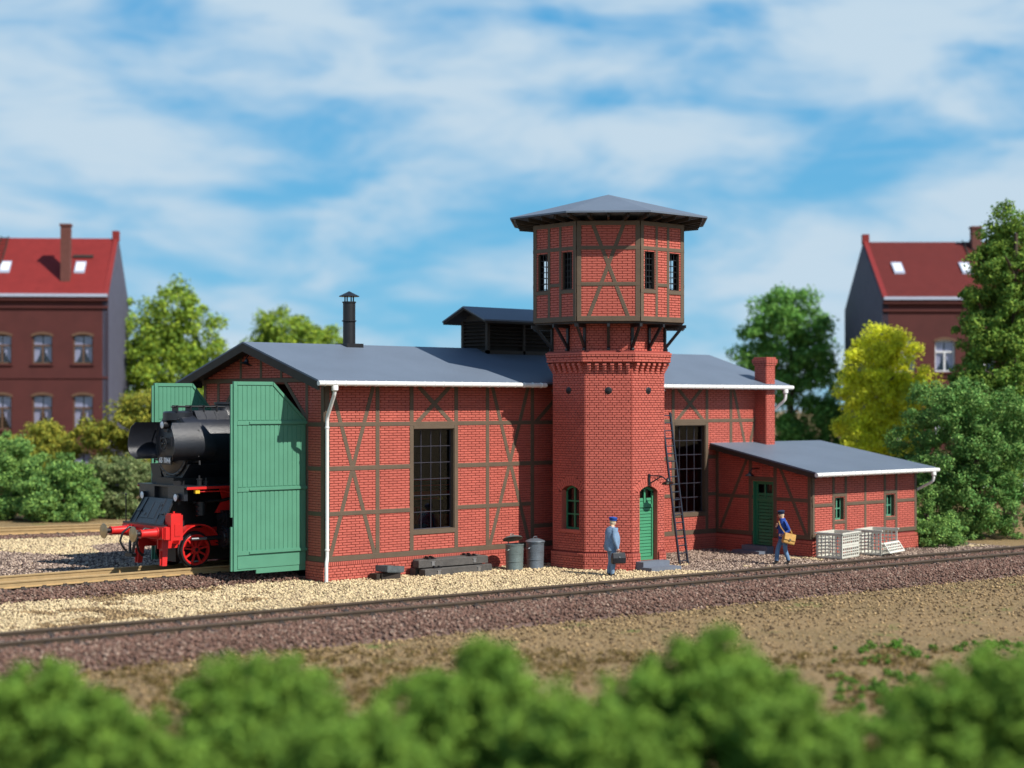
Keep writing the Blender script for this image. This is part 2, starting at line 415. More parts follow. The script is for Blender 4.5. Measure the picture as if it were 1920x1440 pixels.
WIN = [(3.31, 4.93, 1.385, 4.505), (15.07, 16.69, 1.385, 4.505)]
frS = Frame((0, 0, 0), (1, 0, 0))
mb = MB(); slab(mb, frS, 0, SL, 0, Z_TOP + .08, WIN, -0.2, 0.0)
wallS = mb.build('long_wall', MORTAR, shed)
for (a, b, c, d) in WIN:     # brown reveals
    m = MB(); t = .012
    fbox(m, frS, a, a + t, c, d, -.2, .012); fbox(m, frS, b - t, b, c, d, -.2, .012); fbox(m, frS, a + t, b - t, c, c + t, -.2, .012); fbox(m, frS, a + t, b - t, d - t, d, -.2, .012)
    m.build('window_reveal', TIMBER, wallS)
cov = beam_cover(LW + LWR)
blk = lambda z: [(o[0], o[1]) for o in WIN if o[2] < z < o[3]]
lay(wallS, frS, rows(0.0, SL, .76, Z_TOP, .0775, 'S', blk, cover=cov), pool='shed')
timbers(frS, LW + LWR, wallS)
# plinth, stepping out a little, soldier course on top
frP = Frame((-.045, -.045, 0), (1, 0, 0))
mb = MB(); fbox(mb, frS, -.045, SL + .045, 0, .6, 0, .045); plinth = mb.build('plinth', MORTAR, shed)
lay(plinth, frP, rows(0, SL + .09, -.02, .47, .0775, 'A'), pool='shed'); lay(plinth, frP, rows(0, SL + .09, .475, .6, .125, 'H'), n1=.026, pool='shed')
for (a, b, c, d) in WIN:
    bar_window(frS, a, b, c, d, 4, 6, shed, BARM, nd=-.13, t=.017, frame=.03)

# front gable (faces -X); u runs from far corner to near corner
frG = Frame((0, SW, 0), (0, -1, 0))
DO0, DO1, DOT = 0.95, 5.76, 5.9      # door opening in y
def gy(u): return SW - u
g0, g1 = SW - DO1, SW - DO0
mb = MB()
fprism(mb, frG, [(0, 0), (g0, 0), (g0, 4.85), (g0 + 1.1, DOT), (g1 - 1.1, DOT), (g1, 4.85), (g1, 0), (SW, 0), (SW, roof_z(0) - .04), (SW/2, RZ - .1), (0, roof_z(SW) - .04)], -.2, 0)
wallG = mb.build('gable_wall', MORTAR, shed)
GB = [(.07, .6, .07, 6.0, .15), (SW - .07, .6, SW - .07, 6.0, .15), (g0 - .07, .6, g0 - .07, 5.95, .14), (g1 + .07, .6, g1 + .07, 5.95, .14), (0, 6.0, SW, 6.0, .14),
      (0, .68, g0, .68, .16), (g1, .68, SW, .68, .16), (SW - 4.51, 6.0, SW - 4.51, 6.8, .12), (SW - 3.36, 6.0, SW - 3.36, 7.05, .12), (SW - 2.24, 6.0, SW - 2.24, 6.8, .12),
      (g0 + .02, 4.92, g0 + 1.1, 5.97, .13), (g1 - .02, 4.92, g1 - 1.1, 5.97, .13)]
for z in (2.02, 3.36, 4.67): GB += [(0, z, g0, z, .13), (g1, z, SW, z, .13)]
def gblk(z):
    if z > DOT: return []
    k = 0 if z < 4.85 else (z - 4.85)*1.1/(DOT - 4.85)
    return [(g0 + k, g1 - k)]
def grange(z):
    if z < roof_z(0) - .12: return (0, SW)
    h = (RZ - .15 - z)/((RZ - EZ)/(RY + OV)); return (SW/2 - h, SW/2 + h)
lay(wallG, frG, rows(0, SW, .76, 7.0, .0775, 'S', gblk, grange, beam_cover(GB)), pool='shed')
timbers(frG, GB, wallG)
frGP = Frame((-.045, SW + .045, 0), (0, -1, 0))
mb = MB(); fbox(mb, frG, 0, g0 - .04, 0, .6, 0, .045); fbox(mb, frG, g1 + .04, SW, 0, .6, 0, .045); pg = mb.build('plinth', MORTAR, shed)
for a, b in ((0, g0), (g1 + .09, SW + .09)):
    lay(pg, frGP, rows(a, b, -.02, .47, .0775, 'A'), pool='shed'); lay(pg, frGP, rows(a, b, .475, .6, .125, 'H'), n1=.026, pool='shed')
# back and right walls, floor
mb = MB(); fbox(mb, frS, 0, SL, 0, Z_TOP, -SW, -SW + .2); mb.build('back_wall', MORTAR, shed)
frR = Frame((SL, 0, 0), (0, 1, 0)); mb = MB()
fprism(mb, frR, [(0, 0), (SW, 0), (SW, roof_z(0) - .04), (SW/2, RZ - .1), (0, roof_z(0) - .04)], -.2, 0); mb.build('end_wall', MORTAR, shed)
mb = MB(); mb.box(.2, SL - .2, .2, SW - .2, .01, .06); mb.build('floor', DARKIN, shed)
# roof : two felt slabs on brown boards
X0, X1 = -.7, SL + .7
def rslab(y0, y1, dz0, dz1, x0=X0, x1=X1):
    m = MB(); m.hexa([(x0, y0, roof_z(y0) + dz0), (x1, y0, roof_z(y0) + dz0), (x1, y1, roof_z(y1) + dz0), (x0, y1, roof_z(y1) + dz0),
                      (x0, y0, roof_z(y0) + dz1), (x1, y0, roof_z(y0) + dz1), (x1, y1, roof_z(y1) + dz1), (x0, y1, roof_z(y1) + dz1)]); return m
roofo = rslab(-OV, RY, -.055, 0).build('roof', ROOF, shed); rslab(RY, SW + OV, -.055, 0).build('roof', ROOF, shed)
rslab(-OV + .02, RY, -.12, -.057, X0 + .03, X1 - .03).build('roof_boards', DTIMBER, shed); rslab(RY, SW + OV - .02, -.12, -.057, X0 + .03, X1 - .03).build('roof_boards', DTIMBER, shed)
for y0, y1 in ((-OV, RY), (RY, SW + OV)):
    rslab(y0, y1, -.30, -.057, X0 - .012, X0 + .06).build('barge_board', DTIMBER, shed)
    rslab(y0, y1, -.30, -.057, X1 - .06, X1 + .012).build('barge_board', DTIMBER, shed)
for y in (-.3, RY - .06, SW + .3):
    for xa, xb in ((X0 + .06, 0),):
        m = MB(); zt = roof_z(y) - .125; m.box(xa - .05, xb + .05, y - .07, y + .07, zt - .17, zt); m.build('purlin', DTIMBER, shed)
k = 0
for i in range(40):
    x = -.5 + i*.55
    if 7.6 < x < 12.2 or x > SL + .5: continue
    m = MB(); m.bar((x, -OV + .08, roof_z(-OV + .08) - .17), (x, .02, roof_z(.02) - .17), .09, .09); m.build('rafter', DTIMBER, shed)

def gutter(parent, pts_a, pts_b, r=.075, step=.37):
    a, b = Vector(pts_a), Vector(pts_b); d = (b - a).normalized()
    m = MB(); m.lathe([(r, 0), (r, (b - a).length)], a, d, 12, 0, 2*math.pi)
    m.lathe([(r, 0), (.0001, 0)], a, -d, 12); m.lathe([(r, 0), (.0001, 0)], b, d, 12)
    # open half: flat water line lip
    g = m.build('gutter', WHITE, parent, smooth=40)
    n = int((b - a).length/step)
    for i in range(n):
        c = a + d*(step*(i + .6)); m = MB(); m.lathe([(r, -.014), (r + .014, -.012), (r + .014, .012), (r, .014)], c, d, 12); m.build('gutter_ring', WHITE, g, smooth=40)
    return g
GZ = EZ - .10
gutter(shed, (X0 - .05, -OV - .085, GZ), (8.2, -OV - .085, GZ)); gutter(shed, (11.75, -OV - .085, GZ), (X1 + .05, -OV - .085, GZ))
def pipe(parent, pts, r=.055, m=WHITE):
    P = [Vector(p) for p in pts]; q = [P[0]]
    for i in range(1, len(P) - 1):     # rounded bends
        a, b, c = P[i - 1], P[i], P[i + 1]; k = min(.12, (b - a).length*.4, (c - b).length*.4)
        s0, s1 = b + (a - b).normalized()*k, b + (c - b).normalized()*k
        q += [s0, b*.5 + (s0 + s1)*.25, s1]
    q.append(P[-1])
    return MB().tube(q, r, 10).build('downpipe', m, parent, smooth=50)
dp = pipe(shed, [(-.17, -OV - .085, GZ - .05), (-.17, -OV - .085, GZ - .28), (-.03, -.16, GZ - 1.0), (-.03, -.16, 0.74), (-.10, -.22, .56), (-.10, -.22, -.02)])
MB().lathe([(.06, 0), (.1, .04), (.1, .16), (.09, .18)], (-.17, -OV - .085, GZ - .24), (0, 0, 1), 12).build('gutter_outlet', WHITE, dp, smooth=40)
for z in (.95, 4.55): MB().lathe([(.056, 0), (.068, .01), (.068, .05), (.056, .06)], (-.03, -.16, z), (0, 0, 1), 12).build('pipe_collar', WHITE, dp, smooth=40)
dp = pipe(shed, [(20.33, -OV - .085, GZ - .05), (20.33, -OV - .085, GZ - .45), (20.14, -.10, GZ - 1.0), (20.14, -.10, .1)])
MB().lathe([(.06, 0), (.1, .04), (.1, .16), (.09, .18)], (20.33, -OV - .085, GZ - .24), (0, 0, 1), 12).build('gutter_outlet', WHITE, dp, smooth=40)
# lamp under the front gable
lp = MB(); lp.tube([(-.02, RY, 6.75), (-.5, RY - .05, 6.8), (-.62, RY - .06, 6.66)], .02, 6); lp.build('lamp_bracket', BLACK, shed)
MB().lathe([(.02, .16), (.05, .14), (.07, .06), (.2, 0), (.19, -.01), (.04, .03)], (-.62, RY - .06, 6.5), (0.25, -.1, 1), 14).build('lamp_shade', BLACK, shed, smooth=40)

# flue pipe on the ridge
m = MB(); cx, cy = 3.33, RY
fl = thing('flue_pipe', (cx, cy, RZ - .05), 'black round metal flue pipe with conical cap standing on the roof ridge', 'flue pipe')
m.lathe([(.2, 0), (.2, 1.36)], (cx, cy, RZ), seg=20); m.lathe([(.2, 0), (.2, .02), (.235, .03), (.235, .06), (.2, .07)], (cx, cy, RZ + .72), seg=20)
m.lathe([(.2, 0), (.225, .01), (.225, .05), (.0001, .05)], (cx, cy, RZ + 1.34), seg=20); m.build('pipe', BLACK, fl, smooth=40)
m = MB()
for k in range(4):
    t = k*math.pi/2 + .5; m.tube([(cx + .15*math.cos(t), cy + .15*math.sin(t), RZ + 1.38), (cx + .15*math.cos(t), cy + .15*math.sin(t), RZ + 1.58)], .022, 6)
m.build('cap_strut', BLACK, fl)
MB().lathe([(.0001, .16), (.33, .0), (.33, -.02), (.0001, -.01)], (cx, cy, RZ + 1.57), seg=20).build('cap', BLACK, fl, smooth=30)
m = MB(); m.hexa([(cx - .33, cy - .33, roof_z(cy - .33)), (cx + .33, cy - .33, roof_z(cy - .33)), (cx + .33, cy + .33, roof_z(cy - .33)), (cx - .33, cy + .33, roof_z(cy - .33)),
                  (cx - .33, cy - .33, RZ + .03), (cx + .33, cy - .33, RZ + .03), (cx + .33, cy + .33, RZ + .03), (cx - .33, cy + .33, RZ + .03)]); m.build('flashing', BLACK, fl)

# roof ventilator
vx0, vx1, vh = 8.62, 13.2, .70
vt = MB()
ventz = 8.12
m = MB(); m.box(vx0, vx1, RY - vh, RY + vh, RZ - .5, RZ + .02 - .1); m.build('vent_curb', DTIMBER, shed)
for x in (vx0 + .06, vx1 - .06):
    for y in (RY - vh + .06, RY + vh - .06): MB().box(x - .06, x + .06, y - .06, y + .06, RZ - .45, ventz).build('vent_post', DTIMBER, shed)
for x in (vx0 + 1.7, vx0 + 3.4): MB().box(x - .05, x + .05, RY - vh, RY - vh + .08, RZ - .4, ventz).build('vent_post', DTIMBER, shed)
m = MB(); m.box(vx0 + .12, vx1 - .12, RY - vh + .12, RY + vh - .12, RZ - .4, ventz - .02); m.build('vent_core', DARKIN, shed)
for i in range(7):
    z = RZ + .12 + i*.125
    MB().bar((vx0 + .05, RY - vh + .1, z), (vx0 + .05, RY + vh - .1, z), .13, .018, up=(-.55, 0, .8)).build('louvre', DTIMBER, shed)
    MB().bar((vx0 + .1, RY - vh + .05, z), (vx1 - .1, RY - vh + .05, z), .13, .018, up=(0, -.55, .8)).build('louvre', DTIMBER, shed)
m = MB(); m.prism([(vx0 + .02, RY - vh, ventz), (vx0 + .02, RY + vh, ventz), (vx0 + .02, RY, ventz + .36)], [(vx0 + .1, RY - vh, ventz), (vx0 + .1, RY + vh, ventz), (vx0 + .1, RY, ventz + .36)]); m.build('vent_gable', DTIMBER, shed)
for s in (-1, 1):
    m = MB(); ye = RY + s*(vh + .42); ze = ventz + .02; zr = 8.62
    a, b = (ye, RY) if s < 0 else (RY, ye); za, zb = (ze, zr) if s < 0 else (zr, ze)
    m.hexa([(vx0 - .5, a, za - .05), (vx1 + .4, a, za - .05), (vx1 + .4, b, zb - .05), (vx0 - .5, b, zb - .05), (vx0 - .5, a, za), (vx1 + .4, a, za), (vx1 + .4, b, zb), (vx0 - .5, b, zb)])
    m.build('vent_roof', ROOF, shed)
    m = MB(); m.hexa([(vx0 - .46, a, za - .12), (vx1 + .36, a, za - .12), (vx1 + .36, b, zb - .12), (vx0 - .46, b, zb - .12), (vx0 - .46, a, za - .052), (vx1 + .36, a, za - .052), (vx1 + .36, b, zb - .052), (vx0 - .46, b, zb - .052)])
    m.build('vent_roof_boards', DTIMBER, shed)

# shed doors, swung open square to the gable.  local u: 0 at free edge, w at hinge
def big_door(y, face, w_=2.52, xh=-.06):
    fr = Frame((xh - w_, y, 0), (1, 0, 0), (0, face, 0))     # n points to the side with battens
    D = MB(); zt, zh, cut = 5.93, 4.82, 1.36
    poly = [(0, .44), (.78, .44), (.78, .33), (w_, .33), (w_, zh), (cut, zt), (0, zt)]
    fprism(D, fr, poly, -.05, 0); door = D.build('shed_door', GREEN, shed, label='green boarded shed door with cut top corner, ' + ('nearer the downpipe' if face < 0 else 'behind the locomotive'))
    def ztop(u): return zt - .12 if u < cut - .05 else zt - .12 - (u - cut + .05)*(zt - zh)/(w_ - cut)
    nb = 15; a0, a1 = .14, w_ - .03; bw = (a1 - a0)/nb
    for i in range(nb):
        ua, ub = a0 + bw*i + .008, a0 + bw*(i + 1) - .008
        for z0, z1 in ((.98, 2.72), (2.86, 4.66), (4.80, min(ztop(ua), ztop(ub)))):
            if z1 - z0 < .1: continue
            m = MB(); c = .008
            za, zb = (z1, z1) if z0 < 4.7 else (ztop(ua), ztop(ub))
            P = [fr.p(ua, z0, 0), fr.p(ub, z0, 0), fr.p(ub, zb, 0), fr.p(ua, za, 0), fr.p(ua + c, z0 + c, .016), fr.p(ub - c, z0 + c, .016), fr.p(ub - c, zb - c, .016), fr.p(ua + c, za - c, .016)]
            m.add(P, [(0, 1, 5, 4), (1, 2, 6, 5), (2, 3, 7, 6), (3, 0, 4, 7), (4, 5, 6, 7)]); m.build('board', GREEN, door)
    for z in (2.72, 4.66, .88):
        m = MB(); fbox(m, fr, .12, w_, z + .01, z + .13, 0, .035); m.build('ledge', GREEN, door)
        m = MB(); fbox(m, fr, .52, w_ + .03, z + .035, z + .1, .035, .06); m.build('strap_hinge', GREEN, door)
    m = MB(); fbox(m, fr, .0, .115, .44, zt, 0, .03); m.build('stile', GREEN, door)
    m = MB(); fbox(m, fr, .12, cut - .02, zt - .1, zt, 0, .03); m.build('top_rail', GREEN, door)
    m = MB(); fprism(m, fr, [(cut, zt), (cut, zt - .11), (w_, zh - .11), (w_, zh)], 0, .03); m.build('slant_rail', GREEN, door)
    m = MB(); fbox(m, fr, .14, w_ - .03, .50, .86, 0, .018); m.build('kick_board', GREEN, door)
    m = MB(); fbox(m, fr, -.07, -.004, .44, 1.72, -.07, -.02); fbox(m, fr, -.07, -.004, 2.0, zt - .08, -.07, -.02); m.build('closing_lip', GREEN, door)
    return door
big_door(.90, -1)
d2 = big_door(5.80, -1, 2.3)
finish_bricks('shed', 300)

# ------------------------------------------------------------------ water tower
TX, TY = 9.95, -1.85
tower = thing('water_tower', (TX, TY, 0), 'tall octagonal red brick water tower with half-timbered head and flat pyramid roof', 'water tower')
def octo(Sd, z=None):
    s = Sd/2; k = s*(1 + math.sqrt(2))
    v = [(-k, s), (-k, -s), (-s, -k), (s, -k), (k, -s), (k, s), (s, k), (-s, k)]
    return [(TX + a, TY + b) if z is None else (TX + a, TY + b, z) for a, b in v]
def oface(i, Sd): v = octo(Sd); a, b = Vector(v[i]), Vector(v[(i + 1) % 8]); return Frame(a, b - a)
# faces: 0 west, 1 south-west, 2 south, 3 south-east, 4 east ...
SS, SC = 1.462, 1.965
facew = []
TD = (.33, 1.17, .30, 2.48); TDR = .18        # door opening in the south face
TW = (.40, 1.22, 1.27, 2.52); TWR = .16       # window opening in the west face
for i in range(8):
    fr = oface(i, SS); mb = MB(); ops = []
    if i == 2: ops = [(TD[0], TD[1], TD[2], TD[3] + TDR)]
    if i == 0: ops = [(TW[0], TW[1], TW[2], TW[3] + TWR)]
    slab(mb, fr, 0, SS, 0, 7.9, ops, -.28, 0)
    if i == 2: arch_fill(mb, fr, TD[0], TD[1], TD[3], TDR, -.28, 0)
    if i == 0: arch_fill(mb, fr, TW[0], TW[1], TW[3], TWR, -.28, 0)
    wl = mb.build('tower_wall', MORTAR, tower); facew.append(wl)
    def bk(z, i=i):
        if i == 2:
            u0, u1, a, zs = TD; r = TDR
        elif i == 0: u0, u1, a, zs = TW; r = TWR
        else: return []
        if z < a or z > zs + r + .30: return []
        cu = (u0 + u1)/2
        if z > zs - .05:      # space taken by the arch ring
            h = (u1 - u0)/2; R = (h*h + r*r)/(2*r); cz = zs + r - R; Ro = R + .27
            if Ro*Ro - (z - cz)**2 <= 0: return []
            x = min(math.sqrt(Ro*Ro - (z - cz)**2), h + .13); return [(cu - x, cu + x)]
        return [(u0, u1)]
    lay(wl, fr, rows(-.006, SS + .006, .6, 6.24, .0775, 'A', bk), pool='tower')
    lay(wl, fr, rows(-.006, SS + .006, 6.24, 6.62, .0775, 'A'), pool='tower')
    lay(wl, fr, rows(-.006, SS + .006, 6.95, 7.84, .0775, 'A'), pool='tower')
    # arch rings
    if i in (0, 2):
        (u0, u1, a, zs), r = (TW, TWR) if i == 0 else (TD, TDR)
        h = (u1 - u0)/2; R = (h*h + r*r)/(2*r); cz = zs + r - R; cu = (u0 + u1)/2; th = math.asin(min(h/R, 1)); n = 13
        for k in range(n):
            t0, t1 = -th*1.12 + 2.24*th*k/n + .012, -th*1.12 + 2.24*th*(k + 1)/n - .012
            segs = [(R + .004, R + .13), (R + .14, R + .265)] if k % 2 else [(R + .004, R + .085), (R + .095, R + .265)]
            for ra, rb in segs:
                m = MB(); q = [(cu + ra*math.sin(t0), cz + ra*math.cos(t0)), (cu + ra*math.sin(t1), cz + ra*math.cos(t1)), (cu + rb*math.sin(t1), cz + rb*math.cos(t1)), (cu + rb*math.sin(t0), cz + rb*math.cos(t0))]
                fprism(m, fr, q, -.004, .026); m.build('arch_brick', BRICK, wl)
        if i == 0:
            m = MB(); fbox(m, fr, u0 - .1, u1 + .1, a - .08, a, -.1, .05); m.build('window_sill', BRICK, wl)
        # smooth red reveal
        m = MB(); fbox(m, fr, u0 - .001, u0 + .012, a + .001, zs, -.27, .018); fbox(m, fr, u1 - .012, u1 + .001, a + .001, zs, -.27, .018); m.build('reveal', BRICK, wl)
    # plinth skirt
    fp = oface(i, SS + .05); mb = MB(); ops = [(TD[0] + .02, TD[1] + .03, 0.0, .56)] if i == 2 else []
    slab(mb, fp, 0, SS + .05, 0, .54, ops, -.05, 0); pw = mb.build('plinth', MORTAR, tower)
    b2 = (lambda z: [(TD[0] + .02, TD[1] + .03)]) if i == 2 else None
    lay(pw, fp, rows(-.006, SS + .056, -.02, .44, .0775, 'A', b2), pool='tower'); lay(pw, fp, rows(-.006, SS + .056, .445, .56, .11, 'H', b2), n1=.026, pool='tower')
# corbel table
def oct_ring(Sd, z0, z1, name, m, parent=tower):
    mb = MB(); mb.prism(octo(Sd, z0), octo(Sd, z1)); return mb.build(name, m, parent)
r1 = oct_ring(SS + .17, 6.60, 6.94, 'corbel_band', MORTAR)
for i in range(8):
    f0 = oface(i, SS)
    for k in range(6):
        c = (k + .5)*SS/6
        cb = MB()
        for q in range(4):
            nn = .06 + .042*q; fbox(cb, f0, c - .058, c + .058, 6.26 + q*.0775 + .006, 6.26 + (q + 1)*.0775 - .006, -.004, nn)
        cb.build('corbel', BRICK, facew[i])
    f1 = oface(i, SS + .17)
    lay(r1, f1, rows(-.006, SS + .176, 6.60, 6.755, .0775, 'S'), n1=.022, pool='tower')
    f2 = oface(i, SS + .19); Ls = SS + .19
    lay(r1, f2, rows(-.006, Ls + .006, 6.765, 6.84, .0775, 'A'), n1=.022, pool='tower')
r2 = oct_ring(SS + .19, 6.765, 6.84, 'corbel_band', MORTAR)
r3 = oct_ring(SS + .215, 6.845, 6.90, 'corbel_ledge', BRICK); oct_ring(SS + .15, 6.90, 6.95, 'corbel_ledge', BRICK)
# tie anchors
for i in range(8):
    f = oface(i, SS); c = f.p(SS/2, 5.70, .015)
    MB().lathe([(.02, 0), (.115, .0), (.115, .02), (.08, .035), (.07, .035), (.065, .05), (.03, .055), (.03, .075), (.0001, .08)], c, f.n, 18).build('anchor_plate', BLACK, tower, smooth=30)
# tower door
f = oface(2, SS); u0, u1, za, zs = TD; h = (u1 - u0)
m = MB(); fbox(m, f, u0 + .01, u0 + .09, za, zs, -.22, -.15); fbox(m, f, u1 - .09, u1 - .01, za, zs, -.22, -.15); fbox(m, f, u0 + .09, u1 - .09, za, za + .1, -.22, -.15)
fbox(m, f, u0 + .09, u1 - .09, 1.98, 2.08, -.22, -.15)
fbox(m, f, (u0 + u1)/2 - .035, (u0 + u1)/2 + .035, 2.08, zs + TDR - .07, -.22, -.15)
for k in range(8):
    a, b = u0 + .01 + (h - .02)*k/8, u0 + .01 + (h - .02)*(k + 1)/8
    fprism(m, f, [(a, arch_z(a, u0, u1, zs, TDR) - .09), (b, arch_z(b, u0, u1, zs, TDR) - .09), (b, arch_z(b, u0, u1, zs, TDR)), (a, arch_z(a, u0, u1, zs, TDR))], -.22, -.15)
td = m.build('door', TGREEN, tower)
for k in range(18):
    z = za + .11 + k*.104; m = MB()
    P = [f.p(u0 + .09, z, -.2), f.p(u1 - .09, z, -.2), f.p(u1 - .09, z + .096, -.2), f.p(u0 + .09, z + .096, -.2), f.p(u0 + .1, z + .008, -.175), f.p(u1 - .1, z + .008, -.175), f.p(u1 - .1, z + .085, -.185), f.p(u0 + .1, z + .085, -.185)]
    m.hexa([P[0], P[1], P[2], P[3], P[4], P[5], P[6], P[7]]); m.build('door_slat', TGREEN, td)
for a, b in ((u0 + .09, (u0 + u1)/2 - .035), ((u0 + u1)/2 + .035, u1 - .09)):
    m = MB(); fbox(m, f, a, b, 2.08, zs + .06, -.2, -.195); m.build('pane', GLASS, td)
MB().tube([f.p(u0 + .06, 1.3, -.15), f.p(u0 + .06, 1.3, -.09), f.p(u0 + .17, 1.3, -.09)], .013, 6).build('handle', BLACK, td)
st = thing('door_steps', f.p(.75, 0, .35), 'two grey stone steps below the arched green door of the tower', 'steps')
m = MB(); fbox(m, f, .10, 1.30, 0, .30, .03, .42); m.build('step', STEPM, st)
m = MB(); fbox(m, f, .02, 1.38, 0, .15, .42, .85); m.build('step', STEPM, st)
# tower window (west face)
f = oface(0, SS); u0, u1, za, zs = TW
wm = MB(); fbox(wm, f, u0 + .012, u0 + .07, za, zs + .02, -.22, -.17); fbox(wm, f, u1 - .07, u1 - .012, za, zs + .02, -.22, -.17); fbox(wm, f, u0 + .07, u1 - .07, za, za + .07, -.22, -.17)
for k in range(8):
    a, b = u0 + (u1 - u0)*k/8, u0 + (u1 - u0)*(k + 1)/8
    fprism(wm, f, [(a, arch_z(a, u0, u1, zs, TWR) - .07), (b, arch_z(b, u0, u1, zs, TWR) - .07), (b, arch_z(b, u0, u1, zs, TWR)), (a, arch_z(a, u0, u1, zs, TWR))], -.22, -.17)
tw = wm.build('window', DGREEN, tower); cu = (u0 + u1)/2
m = MB(); fbox(m, f, cu - .03, cu + .03, za + .07, zs + TWR - .06, -.215, -.165); m.build('mullion', DGREEN, tw)
for k in (1, 2):
    z = za + .07 + k*.42; m = MB(); fbox(m, f, u0 + .07, u1 - .07, z - .022, z + .022, -.213, -.168); m.build('glazing_bar', DGREEN, tw)
for a, b in ((u0 + .07, cu - .03), (cu + .03, u1 - .07)):
    for k in range(3):
        m = MB(); fbox(m, f, a, b, za + .08 + k*.42, za + .46 + k*.42 if k < 2 else zs + .06, -.2, -.195); m.build('pane', GLASS, tw)
# dark interior core
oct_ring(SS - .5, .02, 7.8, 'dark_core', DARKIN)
# head
ZC0, ZC1 = 7.86, 11.0
CWIN = [(.20, .64, 8.87, 10.06), (SC - .64, SC - .20, 8.87, 10.06)]
fl_ = oct_ring(SC - .02, ZC0 - .06, ZC0 + .02, 'head_floor', DTIMBER)
for i in range(8):
    f = oface(i, SC); card = i % 2 == 0; ops = CWIN if card else []
    mb = MB(); slab(mb, f, 0, SC, ZC0, ZC1, ops, -.1, 0); hw = mb.build('head_wall', MORTAR, tower)
    if card:
        B = [(.07, ZC0, .07, ZC1, .14), (SC - .07, ZC0, SC - .07, ZC1, .14), (.72, ZC0, .72, ZC1, .11), (SC - .72, ZC0, SC - .72, ZC1, .11), (0, ZC0 + .08, SC, ZC0 + .08, .16),
             (0, 10.15, SC, 10.15, .12), (0, 8.80, .72, 8.80, .12), (SC - .72, 8.80, SC, 8.80, .12), (.72, 9.02, SC - .72, 9.02, .11), (0, 10.92, SC, 10.92, .14)]
    else:
        B = [(.07, ZC0, .07, ZC1, .14), (SC - .07, ZC0, SC - .07, ZC1, .14), (0, ZC0 + .08, SC, ZC0 + .08, .16), (0, 10.15, SC, 10.15, .12), (0, 9.02, SC, 9.02, .12), (0, 10.92, SC, 10.92, .14),
             (.36, ZC0 + .12, 1.46, 10.88, .12), (SC - .36, ZC0 + .12, SC - 1.46, 10.88, .12)]
    bk = (lambda z: [(o[0], o[1]) for o in CWIN if o[2] < z < o[3]]) if card else None
    lay(hw, f, rows(0, SC, ZC0 + .15, ZC1 - .1, .0775, 'S', bk, cover=beam_cover(B)), pool='tower')
    timbers(f, B, hw)
    if card:
        for (a, b, c, d) in CWIN:
            m = MB(); t = .01
            fbox(m, f, a, a + t, c, d, -.1, .012); fbox(m, f, b - t, b, c, d, -.1, .012); fbox(m, f, a + t, b - t, c, c + t, -.1, .012); fbox(m, f, a + t, b - t, d - t, d, -.1, .012)
            m.build('window_reveal', TIMBER, hw)
            bar_window(f, a + .01, b - .01, c + .01, d - .01, 3, 6, tower, BLACK, nd=-.06, t=.022, frame=.025, panes=False)
# roof of the head
SR, ZE, ZA = 2.60, 11.17, 12.10
E0, E1 = octo(SR, ZE), octo(SR, ZE + .055)
m = MB(); m.add(E0 + E1 + [(TX, TY, ZA)], [tuple(range(8))[::-1]] + [(i, (i + 1) % 8, (i + 1) % 8 + 8, i + 8) for i in range(8)] + [(i + 8, (i + 1) % 8 + 8, 16) for i in range(8)])
trf = m.build('roof', ROOF, tower)
m = MB(); inner = octo(SC - .1, 11.32); outr = octo(SR - .03, ZE - .012)
m.add(outr + inner, [(i, (i + 1) % 8, (i + 1) % 8 + 8, i + 8) for i in range(8)]); m.build('soffit', DTIMBER, trf)
for i in range(8):
    a, b = Vector(octo(SR - .03, ZE - .08)[i]), Vector(octo(SR - .03, ZE - .08)[(i + 1) % 8])
    for t in (0, .25, .5, .75):
        p = a.lerp(b, t); c = Vector((TX, TY, p.z)); p = c + (p - c)*.955; q = c + (p - c)*.75; q.z = 11.02; p.z = ZE - .06
        MB().bar(p, q, .07, .12).build('rafter', DTIMBER, trf)
MB().lathe([(.0001, 8.2), (1.62, 8.2), (1.62, 10.8), (.0001, 10.8)], (TX, TY, 0), seg=28).build('window_darkening_tank', BLACK, tower, smooth=30)  # unseen black cylinder added to block the sky and darken the inner windows
# struts
fmb = {}
def strut(a_dir, rn, rc):
    d = Vector((math.cos(a_dir), math.sin(a_dir), 0)); c = Vector((TX, TY, 0)); m = MB()
    m.bar(c + d*(rn + .05) + Vector((0, 0, 6.93)), c + d*(rn + .05) + Vector((0, 0, 7.76)), .09, .09, up=(d.x, d.y, 0))
    m.bar(c + d*(rn) + Vector((0, 0, 7.74)), c + d*(rc + .1) + Vector((0, 0, 7.74)), .085, .10)
    m.bar(c + d*(rn + .06) + Vector((0, 0, 7.05)), c + d*(rc - .02) + Vector((0, 0, 7.72)), .07, .08)
    m.lathe([(.05, 0), (.05, .05), (.0001, .06)], c + d*(rn + .09) + Vector((0, 0, 7.0)), d, 8)
    m.build('strut', BLACK, tower)
for k in range(8):
    a = math.pi + k*math.pi/4
    strut(a, SS*1.2071, SC*1.2071); strut(a + math.pi/8, SS*1.3066 - .01, SC*1.3066)
